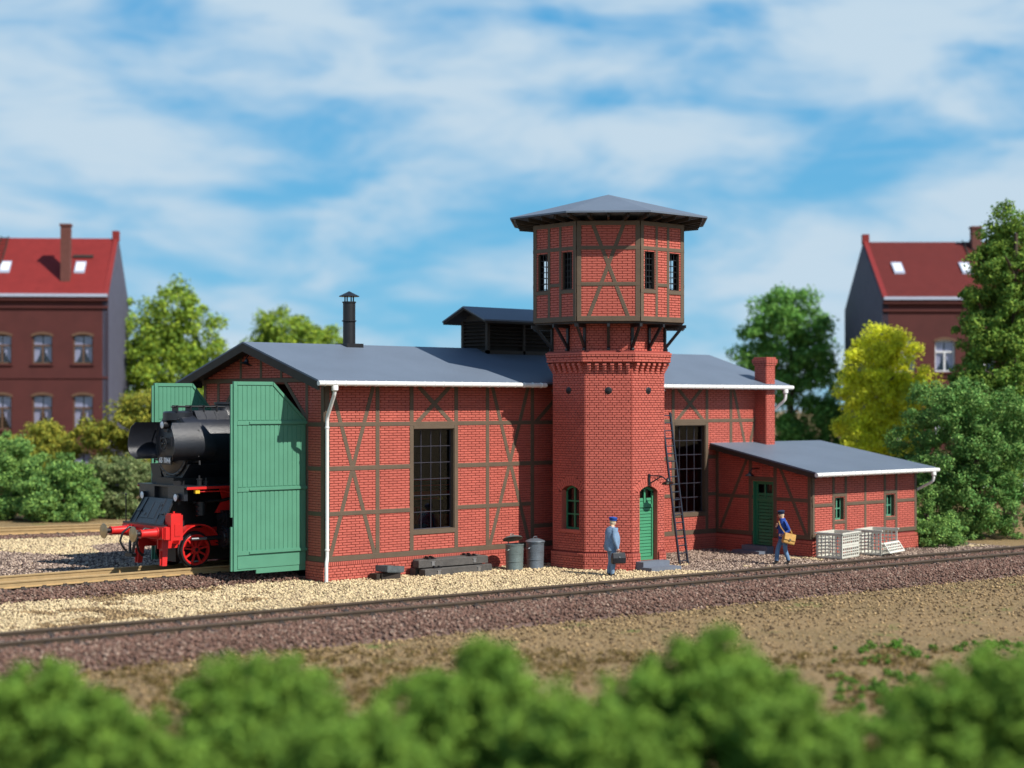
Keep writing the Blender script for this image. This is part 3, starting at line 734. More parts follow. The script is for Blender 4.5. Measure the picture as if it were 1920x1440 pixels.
# yard lamp on the tower (over the door)
f = oface(2, SS); yl = thing('wall_lamp', f.p(.78, 2.75, .02), 'black bracket lamp with dish shade over the arched tower door', 'lamp')
m = MB(); fbox(m, f, .70, .79, 2.68, 3.05, .022, .07); m.build('wall_plate', BLACK, yl)
m = MB(); a = f.p(.75, 3.0, .06); b = f.p(.95, 2.98, .40); c = f.p(1.0, 2.88, .55); m.tube([a, b, c], .022, 6); m.tube([f.p(.75, 2.74, .06), b], .025, 6); m.build('bracket', BLACK, yl)
MB().lathe([(.015, .16), (.05, .12), (.06, .05), (.19, -.01), (.18, -.03), (.05, .02)], f.p(1.02, 2.78, .60), (0.15, .25, 1), 16).build('lamp_shade', BLACK, yl, smooth=40)
MB().lathe([(.0001, -.05), (.04, -.02), (.04, .03)], f.p(1.02, 2.78, .60), (0.15, .25, 1), 10).build('bulb', LENS, yl, smooth=60)
finish_bricks('tower', 300)

# ------------------------------------------------------------------ lean-to annex
annex = thing('brick_annex', (20.0, -2.3, 0), 'low brick lean-to with grey mono-pitch roof, green door and two small green windows', 'annex')
A0, A1 = Vector((17.28, 0)), Vector((16.98, -4.61)); A2 = Vector((23.03, -4.61)); A3 = Vector((23.3, 0)); LA = (A1 - A0).length; LF = (A2 - A1).length
def az(y): return 3.87 + (y)*(3.87 - 2.975)/5.2      # top of roof at y<0
frA = Frame(A0, A1 - A0); frF = Frame(A1, A2 - A1)
AD = (1.86, 2.86, .30, 2.58)
mb = MB(); zr = lambda u: az(-4.6*u/LA) - .12
fprism(mb, frA, [(0, 0), (AD[0], 0), (AD[0], zr(AD[0])), (0, zr(0))], -.18, 0); fprism(mb, frA, [(AD[0], AD[3]), (AD[1], AD[3]), (AD[1], zr(AD[1])), (AD[0], zr(AD[0]))], -.18, 0)
fprism(mb, frA, [(AD[1], 0), (LA, 0), (LA, zr(LA)), (AD[1], zr(AD[1]))], -.18, 0)
wA = mb.build('side_wall', MORTAR, annex)
AB = [(.11, .68, .11, 3.7, .15), (1.76, .68, 1.76, 3.4, .16), (2.95, .68, 2.95, 3.2, .15), (LA - .08, .68, LA - .08, 2.9, .16), (0, 1.98, AD[0], 1.98, .13), (AD[1], 1.96, LA, 1.96, .13),
      (0, .70, AD[0], .70, .15), (AD[1], .70, LA, .70, .15), (AD[0] - .06, 2.64, AD[1] + .06, 2.64, .14), (1.60, 3.35, .27, .80, .13), (3.17, 3.08, 4.40, .76, .13)]
def arange(z):
    um = (3.87 - .14 - z)/((3.87 - 2.975)/5.2)*LA/4.6; return (0, min(LA, um))
lay(wA, frA, rows(0, LA, .76, 3.72, .0775, 'S', lambda z: [(AD[0], AD[1])] if z < AD[3] else [], arange, beam_cover(AB)), pool='annex')
timbers(frA, AB, wA)
mb = MB(); fbox(mb, frA, 0, AD[0] - .02, 0, .6, 0, .045); fbox(mb, frA, AD[1] + .02, LA + .045, 0, .6, 0, .045); pA = mb.build('plinth', MORTAR, annex)
frAp = Frame(frA.p(0, 0, .045), frA.u); frFp = Frame(frF.p(0, 0, .045), frF.u)
for a, b in ((0, AD[0]), (AD[1], LA + .045)):
    lay(pA, frAp, rows(a, b, -.02, .47, .0775, 'A'), pool='annex'); lay(pA, frAp, rows(a, b, .475, .6, .125, 'H'), n1=.026, pool='annex')
FW = [(1.26, 1.76, 1.235, 2.04), (4.21, 4.71, 1.235, 2.04)]
mb = MB(); slab(mb, frF, 0, LF, 0, az(-4.61) - .12, FW, -.18, 0); wF = mb.build('front_wall', MORTAR, annex)
ZF = az(-4.61) - .14
FB = [(.06, .68, .06, ZF, .12), (1.16, .76, 1.16, ZF, .13), (1.85, .76, 1.85, ZF, .13), (2.97, .76, 2.97, ZF, .12), (4.12, .76, 4.12, ZF, .13), (4.80, .76, 4.80, ZF, .13), (LF - .07, .68, LF - .07, ZF, .14),
      (0, 1.79, 1.16, 1.79, .12), (1.85, 1.79, 4.12, 1.79, .12), (4.8, 1.79, LF, 1.79, .12), (0, .74, LF, .74, .15), (1.16, 2.12, 1.85, 2.12, .13), (1.16, 1.17, 1.85, 1.17, .12), (4.12, 2.12, 4.8, 2.12, .13), (4.12, 1.17, 4.8, 1.17, .12)]
lay(wF, frF, rows(0, LF, .80, ZF, .0775, 'S', lambda z: [(o[0], o[1]) for o in FW if o[2] < z < o[3]], cover=beam_cover(FB)), pool='annex')
timbers(frF, FB, wF)
mb = MB(); fbox(mb, frF, -.0, LF + .045, 0, .6, 0, .045); pF = mb.build('plinth', MORTAR, annex)
lay(pF, frFp, rows(-.045, LF + .045, -.02, .47, .0775, 'A'), pool='annex'); lay(pF, frFp, rows(-.045, LF + .045, .475, .6, .125, 'H'), n1=.026, pool='annex')
for (a, b, c, d) in FW:
    m = MB(); t = .012; fbox(m, frF, a, a + t, c, d, -.18, .012); fbox(m, frF, b - t, b, c, d, -.18, .012); fbox(m, frF, a + t, b - t, c, c + t, -.18, .012); fbox(m, frF, a + t, b - t, d - t, d, -.18, .012); m.build('window_reveal', TIMBER, wF)
    n = -.11; m = MB(); fbox(m, frF, a + .012, b - .012, c + .012, c + .07, n - .05, n); fbox(m, frF, a + .012, b - .012, d - .06, d - .012, n - .05, n); fbox(m, frF, a + .012, a + .06, c + .07, d - .06, n - .05, n); fbox(m, frF, b - .06, b - .012, c + .07, d - .06, n - .05, n)
    wi = m.build('window', GREEN, annex); cu = (a + b)/2
    m = MB(); fbox(m, frF, cu - .03, cu + .03, c + .07, d - .06, n - .04, n + .004); m.build('mullion', GREEN, wi)
    m = MB(); fbox(m, frF, a + .06, b - .06, (c + d)/2 - .02, (c + d)/2 + .02, n - .038, n + .002); m.build('glazing_bar', GREEN, wi)
    for ua, ub in ((a + .06, cu - .03), (cu + .03, b - .06)):
        for zc, zd in ((c + .07, (c + d)/2 - .02), ((c + d)/2 + .02, d - .06)):
            m = MB(); fbox(m, frF, ua, ub, zc, zd, n - .03, n - .025); m.build('pane', GLASS, wi)
frB = Frame(A2, A3 - A2); mb = MB(); LB = (A3 - A2).length
fprism(mb, frB, [(0, 0), (LB, 0), (LB, 3.75), (0, az(-4.61) - .12)], -.18, 0); mb.build('end_wall', MORTAR, annex)
mb = MB(); mb.box(20.0, 23.3, -.15, 0, 0, 3.7); mb.build('rear_wall', MORTAR, annex)
mb = MB(); mb.prism([(17.4, -.1, .02), (17.1, -4.45, .02), (22.9, -4.45, .02), (23.1, -.1, .02)][::-1], [(17.4, -.1, .05), (17.1, -4.45, .05), (22.9, -4.45, .05), (23.1, -.1, .05)][::-1]); mb.build('floor', DARKIN, annex)
def aroof(pts, dz0, dz1, m, name):
    mb = MB(); mb.hexa([(x, y, az(y) + dz0) for x, y in pts] + [(x, y, az(y) + dz1) for x, y in pts]); return mb.build(name, m, annex)
RA = [(16.45, -5.2), (23.42, -5.2), (23.34, -.005), (16.93, -.005)]
ar = aroof(RA, -.055, 0, ROOF, 'roof')
aroof([(16.48, -5.17), (23.38, -5.17), (23.3, -.01), (16.96, -.01)], -.13, -.057, DTIMBER, 'roof_boards')
mb = MB(); mb.hexa([(16.43, -5.2, az(-5.2) - .22), (16.50, -5.2, az(-5.2) - .22), (16.98, -.01, az(0) - .22), (16.91, -.01, az(0) - .22), (16.43, -5.2, az(-5.2) - .06), (16.50, -5.2, az(-5.2) - .06), (16.98, -.01, az(0) - .06), (16.91, -.01, az(0) - .06)]); mb.build('barge_board', DTIMBER, annex)
gutter(annex, (16.40, -5.27, az(-5.2) - .10), (23.48, -5.27, az(-5.2) - .10))
dp = pipe(annex, [(23.18, -5.27, az(-5.2) - .15), (23.18, -5.27, az(-5.2) - .5), (23.11, -4.30, 2.0), (23.11, -4.25, .02)], .05)
MB().lathe([(.055, 0), (.09, .04), (.09, .14), (.08, .16)], (23.18, -5.27, az(-5.2) - .32), (0, 0, 1), 12).build('gutter_outlet', WHITE, dp, smooth=40)
# annex door
f = frA; u0, u1, za, zt = AD; cu = (u0 + u1)/2
m = MB(); fbox(m, f, u0, u0 + .06, za, zt, -.17, .01); fbox(m, f, u1 - .06, u1, za, zt, -.17, .01); fbox(m, f, u0 + .06, u1 - .06, zt - .06, zt, -.17, .01); m.build('door_frame', DGREEN, annex)
m = MB(); fbox(m, f, u0 + .06, u0 + .15, za, zt - .06, -.15, -.09); fbox(m, f, u1 - .15, u1 - .06, za, zt - .06, -.15, -.09); fbox(m, f, u0 + .15, u1 - .15, 1.86, 1.94, -.15, -.09); fbox(m, f, u0 + .15, u1 - .15, zt - .14, zt - .06, -.15, -.09)
fbox(m, f, u0 + .15, u1 - .15, za, za + .08, -.15, -.09); fbox(m, f, cu - .03, cu + .03, 1.94, zt - .14, -.15, -.09); ad_ = m.build('door', DGREEN, annex)
for k in range(15):
    z = za + .09 + k*.1173; m = MB()
    P = [f.p(u0 + .15, z, -.14), f.p(u1 - .15, z, -.14), f.p(u1 - .15, z + .108, -.14), f.p(u0 + .15, z + .108, -.14), f.p(u0 + .16, z + .008, -.105), f.p(u1 - .16, z + .008, -.105), f.p(u1 - .16, z + .098, -.12), f.p(u0 + .16, z + .098, -.12)]
    m.hexa(P); m.build('door_slat', DGREEN, ad_)
for a, b in ((u0 + .15, cu - .03), (cu + .03, u1 - .15)):
    m = MB(); fbox(m, f, a, b, 1.94, zt - .14, -.13, -.125); m.build('pane', GLASS, ad_)
MB().tube([f.p(u1 - .1, 1.25, -.09), f.p(u1 - .1, 1.25, -.03), f.p(u1 - .21, 1.25, -.03)], .013, 6).build('handle', BLACK, ad_)
st2 = thing('door_steps', f.p(2.3, 0, .3), 'two blue-grey steps in front of the shaded annex door', 'steps')
m = MB(); fbox(m, f, 1.70, 2.92, 0, .30, .05, .40); m.build('step', STEPM, st2); m = MB(); fbox(m, f, 1.62, 2.92, 0, .15, .40, .80); m.build('step', STEPM, st2)
yl = thing('wall_lamp', f.p(2.2, 2.85, .04), 'small black lamp in the shade over the annex door', 'lamp')
m = MB(); m.tube([f.p(2.2, 3.0, .04), f.p(2.2, 3.0, .4), f.p(2.2, 2.9, .5)], .022, 6); m.build('bracket', BLACK, yl)
MB().lathe([(.015, .14), (.06, .08), (.18, 0), (.17, -.02), (.04, .02)], f.p(2.2, 2.76, .52), (0, 0, 1), 14).build('lamp_shade', BLACK, yl, smooth=40)
finish_bricks('annex', 300)

# chimney standing through the lean-to roof against the shed
chim = thing('brick_chimney', (19.68, -.28, 3.0), 'square red brick chimney with flared cap rising through the lean-to roof past the gutter', 'chimney')
CX0, CX1, CY0, CY1, CT = 19.45, 19.92, -.56, -.012, 7.0
mb = MB(); mb.box(CX0, CX1, CY0, CY1, 3.4, CT - .1); cm = mb.build('stack', MORTAR, chim)
def ringbricks(x0, x1, y0, y1, z0, z1, wall, pool, bond='A', n1=.02):
    for fr_, l in ((Frame((x0, y1, 0), (0, -1, 0)), y1 - y0), (Frame((x0, y0, 0), (1, 0, 0)), x1 - x0), (Frame((x1, y0, 0), (0, 1, 0)), y1 - y0), (Frame((x1, y1, 0), (-1, 0, 0)), x1 - x0)):
        lay(wall, fr_, rows(-.006, l + .006, z0, z1, .0775, bond), pool=pool, n1=n1)
ringbricks(CX0, CX1, CY0, CY1, 3.45, CT - .30, cm, 'chim')
for dz, g in ((-.30, .045), (-.22, .075), (-.145, .075), (-.07, .03)):
    mb = MB(); mb.box(CX0 - g, CX1 + g, CY0 - g, CY1 + (g if CT + dz > 6.6 else 0), CT + dz, CT + dz + .072); c_ = mb.build('cap_course', MORTAR, chim)
    ringbricks(CX0 - g, CX1 + g, CY0 - g, CY1 + g, CT + dz, CT + dz + .072, c_, 'chim', n1=.014)
MB().box(CX0 + .08, CX1 - .08, CY0 + .08, CY1 - .08, CT - .02, CT + .004).build('flue', DARKIN, chim)
finish_bricks('chim', 300)

# ------------------------------------------------------------------ steam locomotive
LY = SW/2; RT = 0.45                       # centre line and rail top
loco = thing('steam_locomotive', (-1.0, LY, RT), 'black and red steam locomotive numbered 65 1044 standing half out of the shed', 'locomotive')
BZ, BR = 4.05, .95
def Lp(x, y, z): return (x, LY + y, z)
# smokebox and boiler
m = MB(); m.lathe([(.0001, 0), (.86, 0), (.93, .05), (BR, .12), (BR, 1.9), (BR + .012, 1.9), (BR + .012, 1.96), (BR, 1.97), (BR, 7.0)], Lp(-3.15, 0, BZ), (1, 0, 0), 48)
boiler = m.build('boiler', LOCO, loco, smooth=30)
m = MB(); m.lathe([(.86, .0), (.84, -.04), (.74, -.08), (.5, -.15), (.25, -.19), (.0001, -.20)], Lp(-3.15, 0, BZ), (1, 0, 0), 40); m.lathe([(.9, -.005), (.93, -.03), (.88, -.045), (.84, -.03)], Lp(-3.15, 0, BZ), (1, 0, 0), 40)
sdoor = m.build('smokebox_door', LOCO, loco, smooth=40)
m = MB()
for k in range(24):
    t = k*math.pi/12; m.tube([(Lp(-3.2, .9*math.cos(t), BZ + .9*math.sin(t))), (Lp(-3.225, .9*math.cos(t), BZ + .9*math.sin(t)))], .018, 6)
m.build('rivets', LOCO, sdoor, kind='stuff')
m = MB(); hw_ = [(-3.45, .17*math.cos(t*math.pi/8), BZ + .05 + .17*math.sin(t*math.pi/8)) for t in range(17)]; m.tube([Lp(*p) for p in hw_], .018, 6, caps=False)
for k in range(3):
    t = k*math.pi/3 + .3; m.tube([Lp(-3.45, .17*math.cos(t), BZ + .05 + .17*math.sin(t)), Lp(-3.45, -.17*math.cos(t), BZ + .05 - .17*math.sin(t))], .014, 6)
m.tube([Lp(-3.34, 0, BZ + .05), Lp(-3.5, 0, BZ + .05)], .03, 8); m.build('hand_wheel', BLACK, sdoor)
m = MB(); m.obox(Lp(-3.36, 0, BZ + .22), (.03, .62, .06)); m.obox(Lp(-3.36, .28, BZ + .12), (.04, .07, .3)); m.obox(Lp(-3.34, -.28, BZ + .12), (.04, .07, .3)); m.build('hinge_strap', LOCO, sdoor)
# number plate
m = MB(); m.box(-3.40, -3.37, LY - .36, LY + .36, 3.48, 3.71); npl = m.build('number_plate', BLACK, loco)
def text_mesh(txt, size, name, parent, loc, rz, mtl, label=None):
    cu = bpy.data.curves.new('txt', 'FONT'); cu.body = txt; cu.size = size; cu.extrude = .004; cu.align_x = 'CENTER'; cu.align_y = 'CENTER'; cu.resolution_u = 3; cu.offset = .009
    tmp = bpy.data.objects.new('tmp', cu); COL.objects.link(tmp); dg = bpy.context.evaluated_depsgraph_get(); dg.update()
    me = bpy.data.meshes.new_from_object(tmp.evaluated_get(dg)); me.name = name; bpy.data.objects.remove(tmp); me.materials.clear(); me.materials.append(mtl)
    return inst(name, me, parent, loc, (rad(90), 0, rz))
lt = text_mesh('65 1044', .215, 'lettering', npl, (-3.406, LY, 3.60), rad(-90), LETTER); lt.scale = (.92, 1.0, 1)
# top lamp and low lamps
def headlamp(x, y, z, l=.30, r=.115):
    m = MB(); m.lathe([(.0001, l), (r*.8, l), (r, l - .05), (r, .01), (r + .012, 0), (r - .005, -.005)], Lp(x, y, z), (1, 0, 0), 20); h = m.build('headlamp', BLACK, loco, smooth=35)
    MB().lathe([(.0001, -.012), (r*.6, -.008), (r - .006, .004)], Lp(x, y, z), (1, 0, 0), 20).build('lens', LENS, h, smooth=40)
    MB().box(x + .08, x + .16, LY + y - .03, LY + y + .03, z - r - .1, z - r + .01).build('bracket', BLACK, h)
headlamp(-3.50, 0, 4.66, .42); headlamp(-3.62, -.97, 2.55); headlamp(-3.62, .97, 2.55)
# smoke deflectors: curved plates
def deflector(sg):
    n = 9; V = []; F = []
    for layer in (0, .025):
        for i in range(n):
            t = i/(n - 1)           # bottom to top
            z = 3.63 + 1.10*t
            yo = 1.38 - .30*(1 - min(t/.35, 1))**2 - .30*max(0, (t - .35)/.65)**2 - layer
            xf = -3.87 + .10*(1 - min(1, min(t, 1 - t)/.08)); xb = -2.42 - .42*t**2 - .12*(1 - min(t/.2, 1))
            for j in range(7): V.append(Lp(xf + (xb - xf)*j/6, sg*yo, z))
    def ix(l, i, j): return l*n*7 + i*7 + j
    for l in (0, 1):
        for i in range(n - 1):
            for j in range(6): F.append((ix(l, i, j), ix(l, i, j + 1), ix(l, i + 1, j + 1), ix(l, i + 1, j)))
    for i in range(n - 1):
        for j in (0, 6): F.append((ix(0, i, j), ix(1, i, j), ix(1, i + 1, j), ix(0, i + 1, j)))
    for j in range(6):
        for i in (0, n - 1): F.append((ix(0, i, j), ix(1, i, j), ix(1, i, j + 1), ix(0, i, j + 1)))
    d = MB().add(V, F).build('smoke_deflector', LOCO, loco, smooth=50)
    m = MB(); m.tube([Lp(-3.0, sg*.9, 3.7), Lp(-3.0, sg*1.25, 3.75)], .025, 6); m.tube([Lp(-3.0, sg*.85, 4.4), Lp(-3.0, sg*1.25, 4.5)], .025, 6); m.tube([Lp(-2.95, sg*.8, 3.55), Lp(-3.0, sg*1.3, 3.6), Lp(-3.0, sg*1.3, 3.5)], .03, 6); m.build('stay', BLACK, d)
deflector(-1); deflector(1)
# top casing with hand rails, chimney
m = MB(); pr = lambda x: [Lp(x, -.62, 4.74), Lp(x, -.36, 5.08), Lp(x, .36, 5.08), Lp(x, .62, 4.74)]
m.prism(pr(-2.62), pr(-1.5)); cas = m.build('top_casing', LOCO, loco)
for x in (-2.3, -1.95):
    m = MB(); m.prism([Lp(x, -.635, 4.735), Lp(x, -.37, 5.09), Lp(x, .37, 5.09), Lp(x, .635, 4.735)], [Lp(x + .02, -.635, 4.735), Lp(x + .02, -.37, 5.09), Lp(x + .02, .37, 5.09), Lp(x + .02, .635, 4.735)]); m.build('panel_rib', LOCO, cas)
m = MB()
for y in (-.34, -.24, -.14): m.tube([Lp(-3.28, y, 5.19 + .02*(y < -.3)), Lp(-1.55, y, 5.19)], .022, 6)
for x in (-3.2, -2.75, -2.3, -1.85): m.box(x - .02, x + .02, LY - .40, LY - .1, 5.05, 5.24)
m.build('pipe_rack', BLACK, cas)
m = MB(); m.lathe([(.34, 0), (.30, .1), (.27, .2), (.27, .32), (.31, .34), (.31, .40), (.24, .41), (.22, .2)], Lp(-1.35, 0, 4.93), (0, 0, 1), 24); m.build('chimney', LOCO, loco, smooth=35)
m = MB(); m.lathe([(.45, 0), (.45, .22), (.40, .26), (.0001, .28)], Lp(-2.95, 0, 4.80), (0, 0, 1), 24); m.tube([Lp(-3.18, -.4, 4.75), Lp(-3.2, -.2, 4.98), Lp(-3.2, .2, 4.98), Lp(-3.18, .4, 4.75)], .025, 6); m.build('feedwater_heater', LOCO, loco, smooth=35)
m = MB(); m.tube([Lp(-3.1, -.5, 4.72), Lp(-3.15, -.66, 4.55), Lp(-2.9, -.86, 4.35)], .02, 6); m.build('hand_rail', STEEL, loco)
# saddle and ring under the smokebox
m = MB(); m.prism([Lp(-3.12, -.95, 3.50), Lp(-3.12, -.80, 3.35), Lp(-3.12, -.35, 2.95), Lp(-3.12, -.30, 2.84), Lp(-3.12, .30, 2.84), Lp(-3.12, .35, 2.95), Lp(-3.12, .8, 3.35), Lp(-3.12, .95, 3.5)],
                  [Lp(-1.5, -.95, 3.50), Lp(-1.5, -.80, 3.35), Lp(-1.5, -.35, 2.95), Lp(-1.5, -.30, 2.84), Lp(-1.5, .30, 2.84), Lp(-1.5, .35, 2.95), Lp(-1.5, .8, 3.35), Lp(-1.5, .95, 3.5)]); m.build('saddle', LOCO, loco)
m = MB(); m.prism([Lp(-3.14, .6, 2.86), Lp(-3.14, 1.25, 2.86), Lp(-3.14, 1.2, 3.15), Lp(-3.14, 1.32, 3.48), Lp(-3.14, .75, 3.5)], [Lp(-3.05, .6, 2.86), Lp(-3.05, 1.25, 2.86), Lp(-3.05, 1.2, 3.15), Lp(-3.05, 1.32, 3.48), Lp(-3.05, .75, 3.5)]); m.build('front_stay', BLACK, loco)
# platform, front box, apron
m = MB(); m.box(-3.52, 8.4, LY - 1.42, LY + 1.42, 2.84, 2.89); pf = m.build('running_board', LOCO, loco)
for s in (-1, 1): MB().box(-3.50, 8.4, LY + s*1.42 - .02, LY + s*1.42 + .02, 2.79, 2.865).build('red_edge', LOCOR, pf)
m = MB(); m.box(-3.52, -3.40, LY - 1.30, LY - .38, 2.46, 2.84); m.box(-3.52, -3.40, LY + .40, LY + 1.30, 2.46, 2.84); m.box(-3.3, -3.2, LY - .38, LY + .40, 2.3, 2.84); m.build('front_box', LOCO, loco)
MB().tube([Lp(-3.3, .05, 2.62), Lp(-3.4, .0, 2.64)], .02, 6).build('cleat', BLACK, loco)
def AP(u, v, n=0): # u across (-1..1), v 0 bottom..1 top
    x = -4.02 + .42*v; z = 1.78 + .72*v; return Lp(x - n*.86, u*(.98 - .10*v), z + n*.5)
m = MB(); m.hexa([AP(-1, 0, -.03), AP(1, 0, -.03), AP(1, 0), AP(-1, 0), AP(-1, 1, -.03), AP(1, 1, -.03), AP(1, 1), AP(-1, 1)]); apr = m.build('apron_plate', LOCO, loco)
def aplate(u0, u1, v0, v1, n, name):
    MB().hexa([AP(u0, v0, .0), AP(u1, v0, .0), AP(u1, v0, n), AP(u0, v0, n), AP(u0, v1, .0), AP(u1, v1, .0), AP(u1, v1, n), AP(u0, v1, n)]).build(name, LOCO, apr)
aplate(-.52, -.50, .02, .98, .014, 'seam_strip'); aplate(.66, .70, .02, .98, .02, 'seam_strip'); aplate(-.98, -.95, 0, 1, .02, 'edge_strip'); aplate(.95, .98, 0, 1, .02, 'edge_strip')
aplate(.1, .55, .2, .85, .012, 'hatch'); aplate(-.30, .05, .2, .85, .010, 'hatch'); aplate(-.82, -.62, .38, .46, .05, 'step_cleat'); aplate(.62, .84, .42, .5, .05, 'step_cleat'); aplate(-.45, -.40, .7, .78, .03, 'cleat'); aplate(.3, .36, .3, .4, .03, 'cleat')
m = MB(); m.box(-4.12, -3.6, LY - 1.12, LY + 1.22, 1.73, 1.78); m.build('foot_plate', LOCO, loco)
# buffer beam, buffers
m = MB(); m.box(-4.12, -3.98, LY - 1.22, LY + 1.22, 1.35, 1.73); m.box(-4.16, -4.12, LY - 1.18, LY - .62, 1.38, 1.70); m.box(-4.16, -4.12, LY + .62, LY + 1.18, 1.38, 1.70); bb = m.build('buffer_beam', LOCOR, loco)
m = MB(); m.box(-4.10, -3.72, LY - 1.26, LY - 1.215, 1.36, 1.72); m.build('beam_end', LOCOR, bb)
for s in (-1, 1):
    m = MB(); m.lathe([(.17, 0), (.17, .04), (.135, .06), (.115, .50), (.13, .52), (.13, .56), (.0001, .56)], Lp(-4.16, s*.875, 1.54), (-1, 0, 0), 20); bf = m.build('buffer', LOCOR, loco, smooth=35)
    MB().lathe([(.07, .5), (.07, .72), (.09, .73)], Lp(-4.16, s*.875, 1.54), (-1, 0, 0), 16).build('plunger', BLACK, bf, smooth=35)
    MB().lathe([(.0001, .73), (.10, .73), (.21, .755), (.225, .77), (.215, .785), (.0001, .80)], Lp(-4.16, s*.875, 1.54), (-1, 0, 0), 28).build('buffer_head', BRASS, bf, smooth=35)
# coupling and hoses
m = MB(); m.tube([Lp(-4.14, 0, 1.55), Lp(-4.45, 0, 1.55)], .04, 8); m.tube([Lp(-4.4, -.12, 1.5), Lp(-4.48, -.14, 1.2), Lp(-4.5, -.06, .95), Lp(-4.52, .05, .92), Lp(-4.5, .1, 1.2), Lp(-4.42, .1, 1.5)], .045, 6); m.box(-4.56, -4.40, LY - .12, LY + .28, .82, .92); m.build('screw_coupling', BLACK, loco)
for y0, k in ((.42, 1), (-.48, -1)):
    m = MB(); m.tube([Lp(-4.14, y0, 1.62), Lp(-4.34, y0, 1.66), Lp(-4.55, y0 + .02*k, 1.50), Lp(-4.62, y0 + .04*k, 1.25), Lp(-4.52, y0 - .02*k, 1.02), Lp(-4.38, y0 - .12*k, .90), Lp(-4.3, y0 - .2*k, .88)], [.03, .035, .035, .035, .035, .035, .05], 8); m.build('brake_hose', BLACK, loco, smooth=60)
m = MB(); m.tube([Lp(-4.05, 1.15, 1.76), Lp(-4.05, 1.15, 2.56)], .018, 6); m.lathe([(.0001, -.035), (.03, -.02), (.035, 0), (.03, .02), (.0001, .035)], Lp(-4.05, 1.15, 2.58), (0, 0, 1), 10); m.build('marker_rod', BLACK, loco)
# air reservoir / sand box, rail guards, frames
m = MB(); m.box(-3.95, -3.56, LY - 1.30, LY - .98, 1.33, 2.06); sb = m.build('tool_box', LOCOR, loco)
MB().box(-3.92, -3.60, LY - 1.27, LY - 1.0, 2.06, 2.10).build('lid', LOCOR, sb); MB().tube([Lp(-3.75, -1.12, 2.1), Lp(-3.75, -1.12, 2.16)], .03, 8).build('knob', LOCOR, sb)
MB().box(-3.83, -3.64, LY - 1.318, LY - 1.30, 1.45, 1.80).build('plate', LOCOR, sb)
for s in (-1, 1):
    m = MB(); m.hexa([Lp(-3.95, s*.72 - .09, .56), Lp(-3.80, s*.72 - .09, .56), Lp(-3.80, s*.72 + .09, .56), Lp(-3.95, s*.72 + .09, .56), Lp(-3.90, s*.64 - .10, 1.35), Lp(-3.70, s*.64 - .10, 1.35), Lp(-3.70, s*.64 + .10, 1.35), Lp(-3.90, s*.64 + .10, 1.35)]); rg = m.build('rail_guard', LOCOR, loco)
    MB().box(-3.985, -3.93, LY + s*.72 - .02, LY + s*.72 + .02, .58, 1.0).build('rib', LOCOR, rg)
m = MB(); m.box(-3.45, 8.2, LY - .60, LY - .54, 1.05, 1.6); m.box(-3.45, 8.2, LY + .54, LY + .60, 1.05, 1.6); m.box(-3.97, -3.45, LY - .60, LY - .54, 1.05, 1.6); m.box(-3.97, -3.45, LY + .54, LY + .60, 1.05, 1.6); m.box(-3.6, 8.2, LY - .54, LY + .54, 1.2, 1.3); m.build('frame', LOCOR, loco)
MB().box(-3.40, 8.1, LY - .50, LY + .50, 1.55, 3.1).build('dark_frame_fill', BLACK, loco)  # black block added for the darkness above the red frames
MB().box(-3.3, 4.6, LY - .45, LY + .45, .62, 1.9).build('dark_gap_fill', BLACK, loco)  # black block added between the wheels, closes the view as a dark gap
for s in (-1, 1):
    MB().box(-1.0, 7.2, LY + s*1.37 - .02, LY + s*1.37 + .02, 2.34, 2.44).build('valance', LOCOR, loco); MB().tube([Lp(-1, s*1.38, 2.2), Lp(5.9, s*1.38, 2.2)], .025, 6).build('control_rod', LOCOR, loco); MB().box(5.9, 6.1, LY + s*1.38 - .04, LY + s*1.38 + .04, 2.15, 2.25).build('yellow_tip', YELLOW, loco)
# wheels
def wheel(x, s, r, spokes, crank=False):
    y = s*.72; sg = s; a = (0, sg, 0)
    m = MB(); m.lathe([(r + .03, -.10), (r + .03, -.065), (r, -.055), (r - .01, .045), (r - .06, .05), (r - .06, -.10), (r + .03, -.10)], Lp(x, y, RT + r), a, 40); wl = m.build('wheel', BLACK, loco, smooth=30)
    m = MB(); m.lathe([(r - .06, -.06), (r - .06, .045), (r - .075, .055), (r - .12, .05), (r - .125, -.06), (r - .06, -.06)], Lp(x, y, RT + r), a, 40); m.build('rim', LOCOR, wl, smooth=30)
    m = MB()
    for k in range(spokes):
        t = 2*math.pi*k/spokes + .2; m.bar(Lp(x + .08*math.cos(t), y + sg*.015, RT + r + .08*math.sin(t)), Lp(x + (r - .11)*math.cos(t), y + sg*.015, RT + r + (r - .11)*math.sin(t)), .05, .05)
    m.build('spokes', LOCOR, wl)
    m = MB(); m.lathe([(.0001, .07), (.06, .07), (.065, .055), (.12, .05), (.13, -.06)], Lp(x, y, RT + r), a, 20); m.build('hub', LOCOR, wl, smooth=30)
    MB().lathe([(.0001, .085), (.055, .08), (.06, .065)], Lp(x, y, RT + r), a, 14).build('axle_end', BLACK, wl, smooth=30)
    if crank: MB().lathe([(.0001, .16), (.09, .16), (.1, .05)], Lp(x + .25, y, RT + r + .05), a, 14).build('crank_pin', STEEL, wl, smooth=30)
for s in (-1, 1): wheel(-2.79, s, .52, 9)
for x in (.1, 1.9, 3.7, 5.5):
    for s in (-1, 1): wheel(x, s, .76, 13, True)
for x in (-2.79, .1, 1.9, 3.7, 5.5): MB().tube([Lp(x, -.7, RT + (.52 if x < -2 else .76)), Lp(x, .7, RT + (.52 if x < -2 else .76))], .07, 10).build('axle', BLACK, loco)
